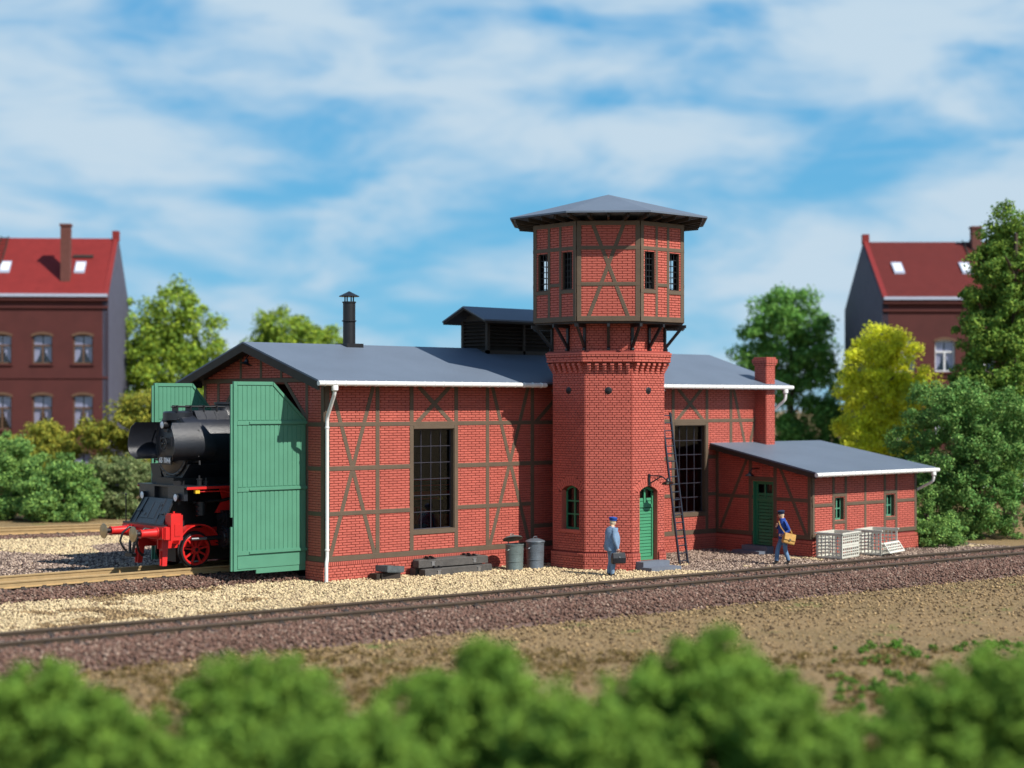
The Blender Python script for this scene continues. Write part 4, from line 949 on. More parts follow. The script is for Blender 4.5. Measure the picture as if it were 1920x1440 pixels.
m = MB(); m.bar(Lp(.35, -.93, 1.26), Lp(5.75, -.93, 1.26), .06, .15); m.bar(Lp(-1.6, -1.0, 1.35), Lp(2.15, -.99, 1.28), .05, .12); m.build('coupling_rod', STEEL, loco)
# splasher arch, cylinder, pipes
m = MB()
for k in range(12):
    t0, t1 = math.pi*(.06 + .86*k/12), math.pi*(.06 + .86*(k + 1)/12); r = .70
    m.hexa([Lp(-2.79 + r*math.cos(t0), -.95, 1.0 + r*math.sin(t0)), Lp(-2.79 + r*math.cos(t0), -.58, 1.0 + r*math.sin(t0)), Lp(-2.79 + r*math.cos(t1), -.58, 1.0 + r*math.sin(t1)), Lp(-2.79 + r*math.cos(t1), -.95, 1.0 + r*math.sin(t1)),
            Lp(-2.79 + (r + .04)*math.cos(t0), -.95, 1.0 + (r + .04)*math.sin(t0)), Lp(-2.79 + (r + .04)*math.cos(t0), -.58, 1.0 + (r + .04)*math.sin(t0)), Lp(-2.79 + (r + .04)*math.cos(t1), -.58, 1.0 + (r + .04)*math.sin(t1)), Lp(-2.79 + (r + .04)*math.cos(t1), -.95, 1.0 + (r + .04)*math.sin(t1))])
m.build('wheel_guard', LOCOR, loco)
for s in (-1, 1):
    m = MB(); m.lathe([(.0001, 0), (.20, 0), (.22, .03), (.32, .05), (.34, .10), (.34, .95), (.30, 1.0), (.0001, 1.02)], Lp(-2.15, s*1.08, 1.32), (1, 0, 0), 28); cy_ = m.build('cylinder', BLACK, loco, smooth=35)
    m = MB(); m.lathe([(.0001, -.1), (.10, -.1), (.10, 0), (.20, 0), (.20, 1.0), (.0001, 1.0)], Lp(-2.1, s*1.02, 1.92), (1, 0, 0), 22); m.build('valve_chest', BLACK, cy_, smooth=35)
    m = MB(); m.box(-2.05, -1.2, LY + s*1.0 - .28, LY + s*1.0 + .3, 1.45, 2.05); m.build('casting', BLACK, cy_)
    MB().tube([Lp(-3.15, s*1.08, 1.32), Lp(-2.62, s*1.08, 1.32)], .045, 10).build('tail_rod_tube', STEEL, cy_, smooth=50)
    MB().tube([Lp(-2.65, s*1.08, 1.32), Lp(-2.1, s*1.08, 1.32)], .07, 10).build('tail_rod_gland', BLACK, cy_, smooth=50)
    m = MB()
    for k in range(10): t = k*math.pi/5; m.tube([Lp(-2.17, s*1.08 + .28*math.cos(t), 1.32 + .28*math.sin(t)), Lp(-2.05, s*1.08 + .28*math.cos(t), 1.32 + .28*math.sin(t))], .022, 6)
    m.build('bolts', BLACK, cy_)
    m = MB(); m.tube([Lp(-3.0, s*.9, 2.38), Lp(-2.0, s*1.0, 2.42), Lp(-1.7, s*1.1, 2.5), Lp(-1.5, s*1.15, 2.75)], .045, 8); m.build('steam_pipe', BLACK, loco, smooth=60)
    m = MB(); m.tube([Lp(-3.05, s*1.36, 2.72), Lp(-2.2, s*1.36, 2.71), Lp(-2.0, s*1.36, 2.66), Lp(6.5, s*1.36, 2.62)], .022, 6); m.build('control_rod', LOCOR, loco)
    MB().box(-3.2, -3.06, LY + s*1.36 - .05, LY + s*1.36 + .05, 2.67, 2.78).build('yellow_tip', YELLOW, loco)
    m = MB(); m.prism([Lp(-2.25, s*.9, 2.05), Lp(-1.5, s*.9, 2.05), Lp(-1.35, s*.9, 2.8), Lp(-2.1, s*.9, 2.8), Lp(-2.0, s*.9, 2.45)], [Lp(-2.25, s*.98, 2.05), Lp(-1.5, s*.98, 2.05), Lp(-1.35, s*.98, 2.8), Lp(-2.1, s*.98, 2.8), Lp(-2.0, s*.98, 2.45)]); m.build('motion_bracket', LOCOR, loco)
    MB().lathe([(.16, 0), (.16, .4), (.13, .42), (.0001, .42)], Lp(-2.75, s*.95, 2.0), (0, 0, 1), 16).build('air_vessel', BLACK, loco, smooth=35)
    m = MB(); m.box(-3.5, 8.2, LY + s*1.36 - .03, LY + s*1.36 + .03, 2.30, 2.40) if s > 5 else None
m = MB()
for x, h in ((-2.95, .17), (-2.72, .10)): m.lathe([(.07, 0), (.07, h), (.09, h), (.09, h + .03), (.03, h + .04), (.03, h + .12), (.0001, h + .13)], Lp(x, -1.2, 2.89), (0, 0, 1), 12)
m.build('lubricator', BLACK, loco, smooth=35)
for k in range(3): MB().lathe([(.07, 0), (.09, .03), (.07, .06)], Lp(-2.85, -.98, 1.98 + .13*k), (0, 0, 1), 12).build('spring_ring', BLACK, loco, smooth=30)
# side tanks, cab, bunker inside the shed
for s in (-1, 1): MB().box(-.1, 4.6, LY + s*1.40 - .25, LY + s*1.40 + .02, 2.9, 4.3).build('side_tank', LOCO, loco)
m = MB(); m.box(4.7, 7.0, LY - 1.40, LY + 1.40, 2.9, 4.9); m.build('cab', LOCO, loco); m = MB(); m.box(7.0, 8.3, LY - 1.38, LY + 1.38, 2.9, 4.3); m.build('coal_bunker', LOCO, loco)
m = MB()
for s in (-1, 1): m.box(-1.1, 6.8, LY + s*1.02 - .03, LY + s*1.02 + .03, 2.28, 2.42)
m.build('side_frame', LOCOR, loco)

# ------------------------------------------------------------------ tracks
RAILB = mat('brown_rail_steel', (0.075, 0.052, 0.034), 0.45, 0.12, 4, 0.15, spec=0.5)
RAILG = mat('golden_rail_steel', (0.48, 0.33, 0.16), 0.45, 0.1, 4, 0.1, spec=0.5, metal=0.35)
SLEEP = mat('dark_sleeper_wood', (0.05, 0.04, 0.035), 0.8, 0.2, 6, 0.2)
def track(label, a, b, zt, rm, s0, s1, spacing=.62, sink=.265):
    a, b = Vector(a).to_3d(), Vector(b).to_3d(); d = (b - a).normalized(); n = Vector((-d.y, d.x, 0)); mid = (a + b)/2
    t = thing('railway_track', (mid.x, mid.y, 0), label, 'railway track')
    prof = [(-.065, 0), (.065, 0), (.065, .02), (.014, .04), (.014, .135), (.04, .15), (.04, .19), (.03, .20), (-.03, .20), (-.04, .19), (-.04, .15), (-.014, .135), (-.014, .04), (-.065, .02)]
    for s in (-1, 1):
        m = MB(); P = [[a + n*(s*.755 + u) + Vector((0, 0, zt - .2 + v)) for u, v in prof], [b + n*(s*.755 + u) + Vector((0, 0, zt - .2 + v)) for u, v in prof]]
        m.prism(P[0], P[1]); m.build('rail', rm, t)
    me = bpy.data.meshes.new('sleeper'); mm = MB(); mm.hexa([(-1.27, -.13, -.1), (1.27, -.13, -.1), (1.27, .13, -.1), (-1.27, .13, -.1), (-1.25, -.11, .05), (1.25, -.11, .05), (1.25, .11, .05), (-1.25, .11, .05)])
    for s in (-1, 1): mm.box(s*.755 - .13, s*.755 + .13, -.09, .09, .05, .062); mm.box(s*.755 + .07, s*.755 + .11, -.05, .05, .062, .10); mm.box(s*.755 - .11, s*.755 - .07, -.05, .05, .062, .10)
    me.from_pydata(mm.v, [], mm.f); me.materials.append(SLEEP)
    ln = (b - a).length; k = s0
    while k < s1:
        p = a + d*k; inst('sleeper', me, t, (p.x, p.y, zt - sink), (0, 0, math.atan2(n.y, n.x) + random.uniform(-.01, .01))); k += spacing
    return a, d, n, ln
TF = track('brown railed track running across the whole foreground in front of the shed', (-29.2, -5.84), (46.1, -11.16), .35, RAILB, 8, 66, sink=.165)
TL = track('golden railed track leading into the shed under the locomotive', (-16, SW/2), (19, SW/2), RT, RAILG, .3, 30)
TB = track('golden railed track behind the locomotive in front of the far bushes', (-18, 27.2), (14, 19.8), .30, RAILG, 8, 26)

# ------------------------------------------------------------------ ground
def ground_mat():
    m = bpy.data.materials.new('sandy_ground'); m.use_nodes = True; t = m.node_tree; b = t.nodes['Principled BSDF']
    tc = t.nodes.new('ShaderNodeTexCoord')
    def noise(sc, det=5, ro=.6):
        n = t.nodes.new('ShaderNodeTexNoise'); n.inputs['Scale'].default_value = sc; n.inputs['Detail'].default_value = det; n.inputs['Roughness'].default_value = ro; t.links.new(tc.outputs['Object'], n.inputs['Vector']); return n.outputs[0]
    def ramp(v, a, c):
        r = t.nodes.new('ShaderNodeMapRange'); r.inputs[1].default_value = a; r.inputs[2].default_value = c; t.links.new(v, r.inputs[0]); return r.outputs[0]
    def mix(f, a, c):
        x = t.nodes.new('ShaderNodeMix'); x.data_type = 'RGBA'; t.links.new(f, x.inputs[0])
        for i, q in ((6, a), (7, c)):
            if isinstance(q, tuple): x.inputs[i].default_value = (*q, 1)
            else: t.links.new(q, x.inputs[i])
        return x.outputs[2]
    c = mix(ramp(noise(.22, 4), .42, .58), (.30, .195, .085), (.18, .125, .045))
    c = mix(ramp(noise(9, 3), .35, .62), c, (.33, .235, .125))
    c = mix(ramp(noise(22, 2), .52, .66), c, (.10, .07, .045))
    c = mix(ramp(noise(.5, 5), .60, .70), c, (.15, .17, .05))
    t.links.new(c, b.inputs['Base Color']); b.inputs['Roughness'].default_value = .9; b.inputs['Specular IOR Level'].default_value = .15
    bp = t.nodes.new('ShaderNodeBump'); bp.inputs['Strength'].default_value = .8; bp.inputs['Distance'].default_value = .06; t.links.new(noise(14, 4), bp.inputs['Height']); t.links.new(bp.outputs[0], b.inputs['Normal'])
    return m
GM = ground_mat()
m = MB(); m.add([(-900, -900, -.02), (900, -900, -.02), (900, 900, -.02), (-900, 900, -.02)], [(0, 1, 2, 3)])
g = m.build('ground', GM, top=(0, 0, 0)); g['kind'] = 'structure'; g['label'] = 'sandy brown ground around the shed and the tracks'
BALM = mat('purple_ballast_bed', (.15, .095, .075), .9, .25, 5, .3, bump=.8, bscale=18)
SHM = mat('pale_gravel_bed', (.36, .28, .18), .9, .2, 5, .3, bump=.8, bscale=18)
def bed(a, d, n, l0, l1, w0, w1, h, sl, name, mtl, label):
    m = MB(); P = []
    for l in (l0, l1):
        for u, z in ((w0 - sl, -.03), (w0, h), (w1, h), (w1 + sl, -.03)): q = a + d*l + n*u; P.append((q.x, q.y, z))
    m.add(P, [(0, 1, 5, 4), (1, 2, 6, 5), (2, 3, 7, 6), (0, 3, 2, 1), (4, 5, 6, 7)]); o = m.build(name, mtl, top=(0, 0, 0)); o['kind'] = 'structure'; o['label'] = label
bed(TF[0], TF[1], TF[2], 0, TF[3], -2.35, 1.25, .195, 1.0, 'ballast_bed', BALM, 'purple brown ballast bed of the foreground track')
bed(TL[0], TL[1], TL[2], 0, 15.6, -1.7, 1.7, .18, .7, 'ballast_bed', BALM, 'ballast bed of the track into the shed')
bed(TB[0], TB[1], TB[2], 0, TB[3], -1.8, 1.7, .04, .5, 'ballast_bed', BALM, 'ballast bed of the far track')

# loose stones, far too many to count
def stones(name, label, mtl, pts, size, zfun=None):
    n = len(pts); base = np.array([(1, 0, 0), (0, 1, 0), (-1, 0, 0), (0, -1, 0), (0, 0, 1), (0, 0, -1)], float)
    v = base[None]*RNG.uniform(.6, 1.25, (n, 6, 1)); v += RNG.normal(0, .18, (n, 6, 3)); v *= (size*RNG.uniform(.55, 1.3, (n, 1, 1)))*np.array([1, 1, .75])
    th = RNG.uniform(0, 6.28, n); c, s = np.cos(th), np.sin(th); x = v[..., 0]*c[:, None] - v[..., 1]*s[:, None]; y = v[..., 0]*s[:, None] + v[..., 1]*c[:, None]
    v[..., 0], v[..., 1] = x, y; v += pts[:, None, :]
    f = np.array([(0, 1, 4), (1, 2, 4), (2, 3, 4), (3, 0, 4), (1, 0, 5), (2, 1, 5), (3, 2, 5), (0, 3, 5)]); F = (f[None] + (np.arange(n)*6)[:, None, None]).reshape(-1, 3)
    return bulk(name, label, mtl, v.reshape(-1, 3), F, 3)
def bulk(name, label, mtl, V, F, k, parent=None, kind='stuff', off=None):
    me = bpy.data.meshes.new(name); nf = len(F)
    if parent is not None: V = V - np.array(rootloc(parent))
    me.vertices.add(len(V)); me.vertices.foreach_set('co', V.astype(np.float32).ravel())
    me.loops.add(nf*k); me.loops.foreach_set('vertex_index', F.astype(np.int32).ravel())
    me.polygons.add(nf); me.polygons.foreach_set('loop_start', np.arange(0, nf*k, k, dtype=np.int32)); me.polygons.foreach_set('loop_total', np.full(nf, k, np.int32))
    me.update(calc_edges=True); me.materials.append(mtl)
    o = bpy.data.objects.new(name, me); COL.objects.link(o)
    if parent is not None: o.parent = parent
    if kind: o['kind'] = kind
    if label: o['label'] = label
    return o
def vnoise(x, y, s, seed=0):      # smooth value noise
    r = np.random.default_rng(seed); G = r.random((64, 64)); X, Y = x*s + 17.3, y*s + 5.1
    i, j = np.floor(X).astype(int), np.floor(Y).astype(int); u, v = X - i, Y - j; u, v = u*u*(3 - 2*u), v*v*(3 - 2*v)
    g = lambda a, b: G[a % 64, b % 64]
    return g(i, j)*(1 - u)*(1 - v) + g(i + 1, j)*u*(1 - v) + g(i, j + 1)*(1 - u)*v + g(i + 1, j + 1)*u*v
def in_shed(x, y):
    r = (x > -.03) & (x < 20) & (y > -.03) & (y < 6.74); dx, dy = np.abs(x - TX), np.abs(y - TY); k = 1.79
    o = (np.maximum(dx, dy) < k) & ((dx + dy) < k*1.414)
    return r | o | ((x > 17) & (x < 23.05) & (y > -4.64) & (y < 0))
STC = mat('cream_gravel', (.62, .49, .29), .85, .1, 3, .1, island=.32, col2=(.22, .15, .10), c2w=.80, spec=.15)
STB = mat('brown_gravel', (.41, .31, .24), .85, .1, 3, .1, island=.40, col2=(.13, .09, .075), c2w=.55, spec=.15)
STP = mat('purple_ballast_stone', (.165, .095, .072), .85, .1, 3, .1, island=.35, col2=(.30, .22, .17), c2w=.85, spec=.15)
STT = mat('tan_gravel', (.36, .25, .13), .85, .1, 3, .1, island=.35, col2=(.14, .095, .055), c2w=.60, spec=.15)
def tdist(T, x, y):
    ax, ay = T[0].x, T[0].y; return (x - ax)*T[2].x + (y - ay)*T[2].y
def scatter(n, x0, x1, y0, y1): return RNG.uniform(x0, x1, n), RNG.uniform(y0, y1, n)
# around the building, between it and the front track
x, y = scatter(150000, -17, 26, -9.6, 2.4); d = tdist(TF, x, y); keep = (d > 1.3) & ~in_shed(x, y) & (y < 1.55 + .25*np.sin(x)) ; keep &= ~((x > 0) & (y > 0)); x, y, d = x[keep], y[keep], d[keep]
mixn = vnoise(x, y, .9, 3)*.6 + vnoise(x, y, 2.3, 4)*.4
cream = (x < 10.6 + 1.2*(mixn - .5)) & ((y > -6.8) | (mixn > .45)) | (mixn > .80)
far_l = (x < -3) & (mixn < .42); cream &= ~far_l
z = RNG.uniform(-.01, .03, len(x)) + .03*vnoise(x, y, 1.2, 9)
P = np.stack([x, y, z], 1); tan = (~cream) & (x < 8)
stones('gravel', 'cream coloured loose gravel along the foot of the shed', STC, P[cream], .042)
stones('gravel', 'brown grey gravel in the yard between tower and annex', STB, P[(~cream) & (x >= 8)], .038)
stones('gravel', 'tan gravel left of the shed door', STT, P[tan], .042)
# ballast of the three tracks
def ballast(T, l0, l1, w0, w1, n, h, name, label, size=.05, zt=.35, flat=(-2.35, 1.25)):
    l = RNG.uniform(l0, l1, n); u = RNG.uniform(w0, w1, n) + RNG.normal(0, .12, n)
    k = (np.abs(np.abs(u) - .755) > .085); l, u = l[k], u[k]
    hh = np.where((u > flat[0]) & (u < flat[1]), h, h - (h - .0)*np.minimum(1, np.maximum(flat[0] - u, u - flat[1])/1.0))
    X = T[0].x + T[1].x*l + T[2].x*u; Y = T[0].y + T[1].y*l + T[2].y*u
    ok = ~in_shed(X, Y); stones(name, label, STP, np.stack([X, Y, hh + RNG.uniform(-.01, .035, len(l))], 1)[ok], size)
ballast(TF, 8, 66, -3.2, 1.8, 68000, .205, 'ballast', 'purple brown ballast stones of the foreground track')
ballast(TL, 1, 16, -2.4, 2.4, 16000, .19, 'ballast', 'purple brown ballast stones under the locomotive', flat=(-1.7, 1.7))
ballast(TB, 10, 25, -2.2, 2.3, 8000, .05, 'ballast', 'ballast stones of the far track', flat=(-1.8, 1.7), size=.06)
# foreground strip, sparse
x, y = scatter(70000, -26, 30, -26, -7); d = tdist(TF, x, y); keep = (d < -2.3) & (d > -15) & (RNG.random(len(x)) < np.exp(-(-d - 2.3)/5.5)); x, y, d = x[keep], y[keep], d[keep]
stones('gravel', 'tan gravel between the front track and the foreground bushes', STT, np.stack([x, y, RNG.uniform(-.02, .02, len(x))], 1), .042)
# left yard behind the locomotive
x, y = scatter(60000, -12, 8, 4.5, 22); keep = ~in_shed(x, y) & (tdist(TL, x, y) > 2.2) & (tdist(TB, x, y) < -2.0); x, y = x[keep], y[keep]; q = vnoise(x, y, .35, 12)
bright = (y > 15 + 5*(q - .5)) | ((y < 7.5) & (x < -6.5)) | (x < -8.5)
P = np.stack([x, y, RNG.uniform(-.01, .03, len(x))], 1)
stones('gravel', 'pale gravel in the open yard behind the locomotive', STC, P[bright], .055); stones('gravel', 'dark brown gravel patch behind the locomotive', STB, P[~bright], .055)

# ------------------------------------------------------------------ things by the wall
# dustbins
BINM = mat('galvanised_green_grey', (.16, .20, .19), .45, .12, 5, .25, .2, 60, metal=.35, spec=.5)
BINB = mat('galvanised_blue_grey', (.14, .165, .19), .45, .12, 5, .3, .2, 60, metal=.35, spec=.5)
def bin_(x, y, mm, label, lid_open):
    b = thing('dustbin', (x, y, 0), label, 'dustbin', 'dustbins by the wall')
    m = MB(); m.lathe([(.0001, .0), (.265, 0), (.28, .03), (.27, .06), (.285, .62), (.285, .80), (.298, .81), (.298, .84), (.28, .85), (.27, .82), (.265, .1), (.0001, .08)], (x, y, 0), seg=32); m.build('body', mm, b, smooth=35)
    for z in (.3, .55): MB().lathe([(.276, -.012), (.29, 0), (.276, .012)], (x, y, z), seg=32).build('hoop', mm, b, smooth=35)
    c = Vector((x, y, .875)); ax = Vector((0, 0, 1))
    if lid_open: c = Vector((x + .03, y + .12, 1.0)); ax = Vector((.13, .34, 1)).normalized()
    l = MB(); l.lathe([(.0001, .10), (.10, .095), (.22, .06), (.305, .02), (.325, -.01), (.31, -.015), (.28, .01), (.0001, .06)], c, ax, 32); lo = l.build('lid', mm, b, smooth=35)
    q = c + ax*.1; s = ax.cross(Vector((0, 1, .3))).normalized(); MB().tube([q - s*.08, q - s*.06 + ax*.05, q + s*.06 + ax*.05, q + s*.08], .014, 6).build('lid_handle', mm, lo)
    if lid_open: MB().tube([(x, y + .27, .82), (x, y + .31, .9), c - ax.cross(Vector((1, 0, 0))).normalized()*.0 + Vector((0, .22, -.12))], .012, 6).build('hinge', mm, b)
    for s_ in (-1, 1):
        MB().tube([(x + s_*.285, y - .07, .68), (x + s_*.34, y - .06, .66), (x + s_*.34, y + .06, .66), (x + s_*.285, y + .07, .68)], .012, 6).build('handle', mm, b)
bin_(6.62, -.98, BINM, 'greenish grey dustbin with its lid propped open, farther from the tower', True)
bin_(7.55, -.93, BINB, 'blue-grey dustbin with closed lid, next to the tower', False)
# small tray of tools
TRM = mat('weathered_grey_wood', (.09, .105, .11), .8, .2, 6, .2, .4, 30)
tr = thing('trough', (1.95, -.55, 0), 'small dark grey rectangular trough with debris, resting askew against the plinth', 'trough')
m = MB(); Rz = Matrix.Rotation(rad(9), 3, 'Z') @ Matrix.Rotation(rad(5), 3, 'Y'); c = Vector((1.97, -.58, .34))
def tb(o, s_): m.obox(c + Rz @ Vector(o), s_, Rz)
tb((0, 0, -.09), (.66, .46, .04)); tb((0, -.22, 0), (.74, .05, .17)); tb((0, .22, 0), (.74, .05, .17)); tb((-.35, 0, 0), (.05, .40, .17)); tb((.35, 0, 0), (.05, .40, .17)); m.build('tray', TRM, tr)
m = MB(); m.obox((1.93, -.52, .13), (.66, .42, .18), Matrix.Rotation(rad(-6), 3, 'Z')); m.obox((1.55, -.45, .13), (.24, .34, .16), Matrix.Rotation(rad(3), 3, 'Z')); m.build('block', DTIMBER, tr)
m = MB()
for k in range(26): m.obox(c + Rz @ Vector((random.uniform(-.28, .28), random.uniform(-.17, .17), -.04 + random.uniform(0, .05))), (random.uniform(.03, .07),)*3, Euler((random.random()*3, random.random()*3, 0)).to_matrix())
m.build('debris', STEPM, tr, kind='stuff')
# stack of old sleepers
OSM = mat('weathered_sleeper', (.085, .078, .072), .8, .2, 4, .3, .5, 26)
def old_sleeper(c, l, rz, label):
    M = Matrix.Rotation(rz, 3, 'Z'); c = Vector(c); t = thing('old_sleeper', (c.x, c.y, c.z - .12), label, 'sleeper', 'old sleepers stacked by the wall')
    m = MB(); h = .23
    P = []
    for z, e in ((-h/2, 0), (h/2 - .02, 0)):
        P += [c + M @ Vector(q) for q in [(-l/2, -.14, z), (l/2, -.14, z), (l/2, .14, z), (-l/2, .14, z)]]
    m.hexa(P); m.hexa([c + M @ Vector(q) for q in [(-l/2 + .01, -.135, h/2 - .02), (l/2 - .01, -.135, h/2 - .02), (l/2 - .01, .135, h/2 - .02), (-l/2 + .01, .135, h/2 - .02), (-l/2 + .03, -.12, h/2), (l/2 - .03, -.12, h/2), (l/2 - .03, .12, h/2), (-l/2 + .03, .12, h/2)]])
    b = m.build('wood', OSM, t)
    for s_ in (-1, 1):
        q = c + M @ Vector((s_*l*.30, 0, h/2)); k = MB(); k.obox(q + Vector((0, 0, .012)), (.30, .22, .024), M); k.build('tie_plate', BLACK, t)
        k = MB(); k.obox(q + M @ Vector((-.09, 0, .045)), (.05, .12, .05), M); k.obox(q + M @ Vector((.09, 0, .045)), (.05, .12, .05), M); k.build('rail_clip', BLACK, t)
        k = MB(); k.obox(c + M @ Vector((s_*l*.30, -.15, -.01)), (.10, .02, .13), M); k.obox(c + M @ Vector((s_*l*.30, -.155, .05)), (.15, .03, .02), M); k.build('clip_face', STEEL, t)
    return t
old_sleeper((4.52, -.62, .13), 2.75, rad(1.5), 'weathered sleeper lying in front at the bottom of the stack')
old_sleeper((4.45, -.27, .13), 2.7, rad(-1), 'weathered sleeper at the back of the bottom layer against the plinth')
old_sleeper((4.40, -.52, .40), 2.72, rad(-1.5), 'weathered sleeper lying on top of the stack, front edge')
old_sleeper((4.5, -.22, .40), 2.6, rad(2), 'weathered sleeper on top of the stack, against the plinth')
# ladder
lad = thing('ladder', (11.85, -3.40, 0), 'long black ladder leaning against the tower beside its door', 'ladder')
b0 = Vector((11.90, -3.38, 0)); tp = Vector((11.40, -3.04, 5.0)); w_ = Vector((math.cos(rad(14)), math.sin(rad(14)), 0))*.28
LADM = mat('blue_black_ladder', (.02, .026, .04), .4, .1, 4, spec=.5)
for s_ in (-1, 1): m = MB(); m.bar(b0 + w_*s_, tp + w_*s_, .05, .075, up=w_.normalized()); m.build('rail', LADM, lad)
n_ = 20
for k in range(n_):
    c = b0.lerp(tp, (k + .6)/n_); MB().tube([c - w_, c + w_], .022, 6).build('rung', LADM, lad)
# lattice crates
CRM = mat('off_white_plastic', (.62, .61, .53), .55, .04, 3, .04)
def lattice(m, O, U, V, nn, lu, lv, nu, nv, bw, fr_, t=.03, solid=None):
    # frame + bars on a plane patch; O corner, U,V unit vectors, nn normal
    def q(u0, u1, v0, v1, th=t):
        P = [O + U*u + V*v + nn*k for k in (0, th) for u, v in ((u0, v0), (u1, v0), (u1, v1), (u0, v1))]; m.hexa(P)
    q(0, lu, 0, fr_); q(0, lu, lv - fr_, lv); q(0, fr_, fr_, lv - fr_); q(lu - fr_, lu, fr_, lv - fr_)
    iu, iv = lu - 2*fr_, lv - 2*fr_
    for i in range(1, nu): c = fr_ + iu*i/nu; q(c - bw/2, c + bw/2, fr_, lv - fr_, t*.7)
    for i in range(1, nv): c = fr_ + iv*i/nv; q(fr_, lu - fr_, c - bw/2, c + bw/2, t*.6)
def crate(o, ang, label, flap):
    o = Vector(o); M = Matrix.Rotation(ang, 3, 'Z'); X, Y, Z = M @ Vector((1, 0, 0)), M @ Vector((0, 1, 0)), Vector((0, 0, 1)); LX, LY_, H = 1.42, .95, .90
    t = thing('lattice_crate', o + X*LX/2 + Y*LY_/2, label, 'crate', 'white lattice crates beside the annex'); z0 = .06
    def part(name, *a): m = MB(); lattice(m, *a); return m.build(name, CRM, t)
    part('side_panel', o + Z*z0, Y, Z, X, LY_, H - z0, 6, 6, .038, .07)
    part('side_panel', o + X*LX + Z*z0, Y, Z, -X, LY_, H - z0, 6, 6, .038, .07)
    part('rear_panel', o + Y*LY_ + Z*z0, X, Z, -Y, LX, H - z0, 9, 6, .045, .08)
    part('base', o + Z*z0, X, Y, Z, LX, LY_, 8, 6, .05, .06)
    hh = (H - z0)/2
    part('front_lower_panel', o + X*.25*0 + Z*z0, X, Z, Y, LX, hh, 8, 3, .038, .07)
    if not flap: part('front_upper_panel', o + Z*(z0 + hh + .01), X, Z, Y, LX, hh - .01, 8, 3, .038, .07)
    else:
        d = (-Y*.55 - Z*.83).normalized(); fp = MB(); lattice(fp, o + X*.05 + Z*(z0 + hh) - Y*.05, X, d, Vector(Y*-.83 + Z*.55), LX - .1, hh, 8, 3, .038, .07); fp.build('folded_flap', CRM, t)
    m = MB(); r = .03
    for a, b in ((o, o + X*LX), (o + Y*LY_, o + X*LX + Y*LY_), (o, o + Y*LY_), (o + X*LX, o + X*LX + Y*LY_)):
        if flap and a == o and (b - a).dot(X) > 1: continue
        m.bar(a + Z*(H + .005) - (b - a).normalized()*.05, b + Z*(H + .005) + (b - a).normalized()*.05, .07, .05)
    m.build('rim', CRM, t)
    for a in (o + X*.1 + Y*.1, o + X*(LX - .1) + Y*.1, o + X*.1 + Y*(LY_ - .1), o + X*(LX - .1) + Y*(LY_ - .1)): MB().box(a.x - .05, a.x + .05, a.y - .05, a.y + .05, 0, .06).build('foot', CRM, t)
crate((16.96, -5.90, 0), rad(13), 'closed off-white lattice crate standing at the corner of the annex, nearer the walking man', False)
crate((19.08, -5.95, 0), rad(13), 'off-white lattice crate with its front flap folded down, farther from the walking man', True)

# ------------------------------------------------------------------ people
SKIN = mat('skin', (.70, .40, .26), .6, .08, 8); DENL = mat('light_blue_workwear', (.19, .29, .42), .8, .18, 6, .15, .3, 30); JEAN = mat('blue_jeans', (.13, .23, .38), .8, .25, 6, .15, .3, 30)
BLUE = mat('royal_blue_cloth', (.012, .06, .30), .7, .2, 6, .1); HAIRW = mat('fair_hair', (.62, .50, .33), .8); CAPB = mat('blue_cap_cloth', (.015, .07, .32), .6, .1); CAPD = mat('navy_cap_cloth', (.015, .025, .06), .55, .1)
SHOE = mat('dark_shoe_leather', (.02, .018, .018), .5); BAGB = mat('black_leather', (.012, .012, .016), .35, .2, 9, .2, spec=.6); BAGY = mat('tan_canvas', (.52, .29, .08), .75, .12, 7, .15, .3, 30)
def skin_mesh(nodes, edges, root, sub=2):
    me = bpy.data.meshes.new('s'); names = list(nodes); me.from_pydata([nodes[n][0] for n in names], [], []); me.edges.add(len(edges))
    me.edges.foreach_set('vertices', [names.index(q) for e in edges for q in e]); me.update()
    o = bpy.data.objects.new('s', me); COL.objects.link(o); sk = o.modifiers.new('k', 'SKIN'); sk.use_smooth_shade = True
    for i, n in enumerate(names):
        r = nodes[n][1]; r = r if isinstance(r, tuple) else (r, r); me.skin_vertices[0].data[i].radius = r; me.skin_vertices[0].data[i].use_root = (n == root)
    ss = o.modifiers.new('u', 'SUBSURF'); ss.levels = sub; ss.render_levels = sub
    dg = bpy.context.evaluated_depsgraph_get(); dg.update(); r = bpy.data.meshes.new_from_object(o.evaluated_get(dg)); bpy.data.objects.remove(o); bpy.data.meshes.remove(me)
    V = [tuple(v.co) for v in r.vertices]; F = [tuple(p.vertices) for p in r.polygons]; bpy.data.meshes.remove(r); return V, F
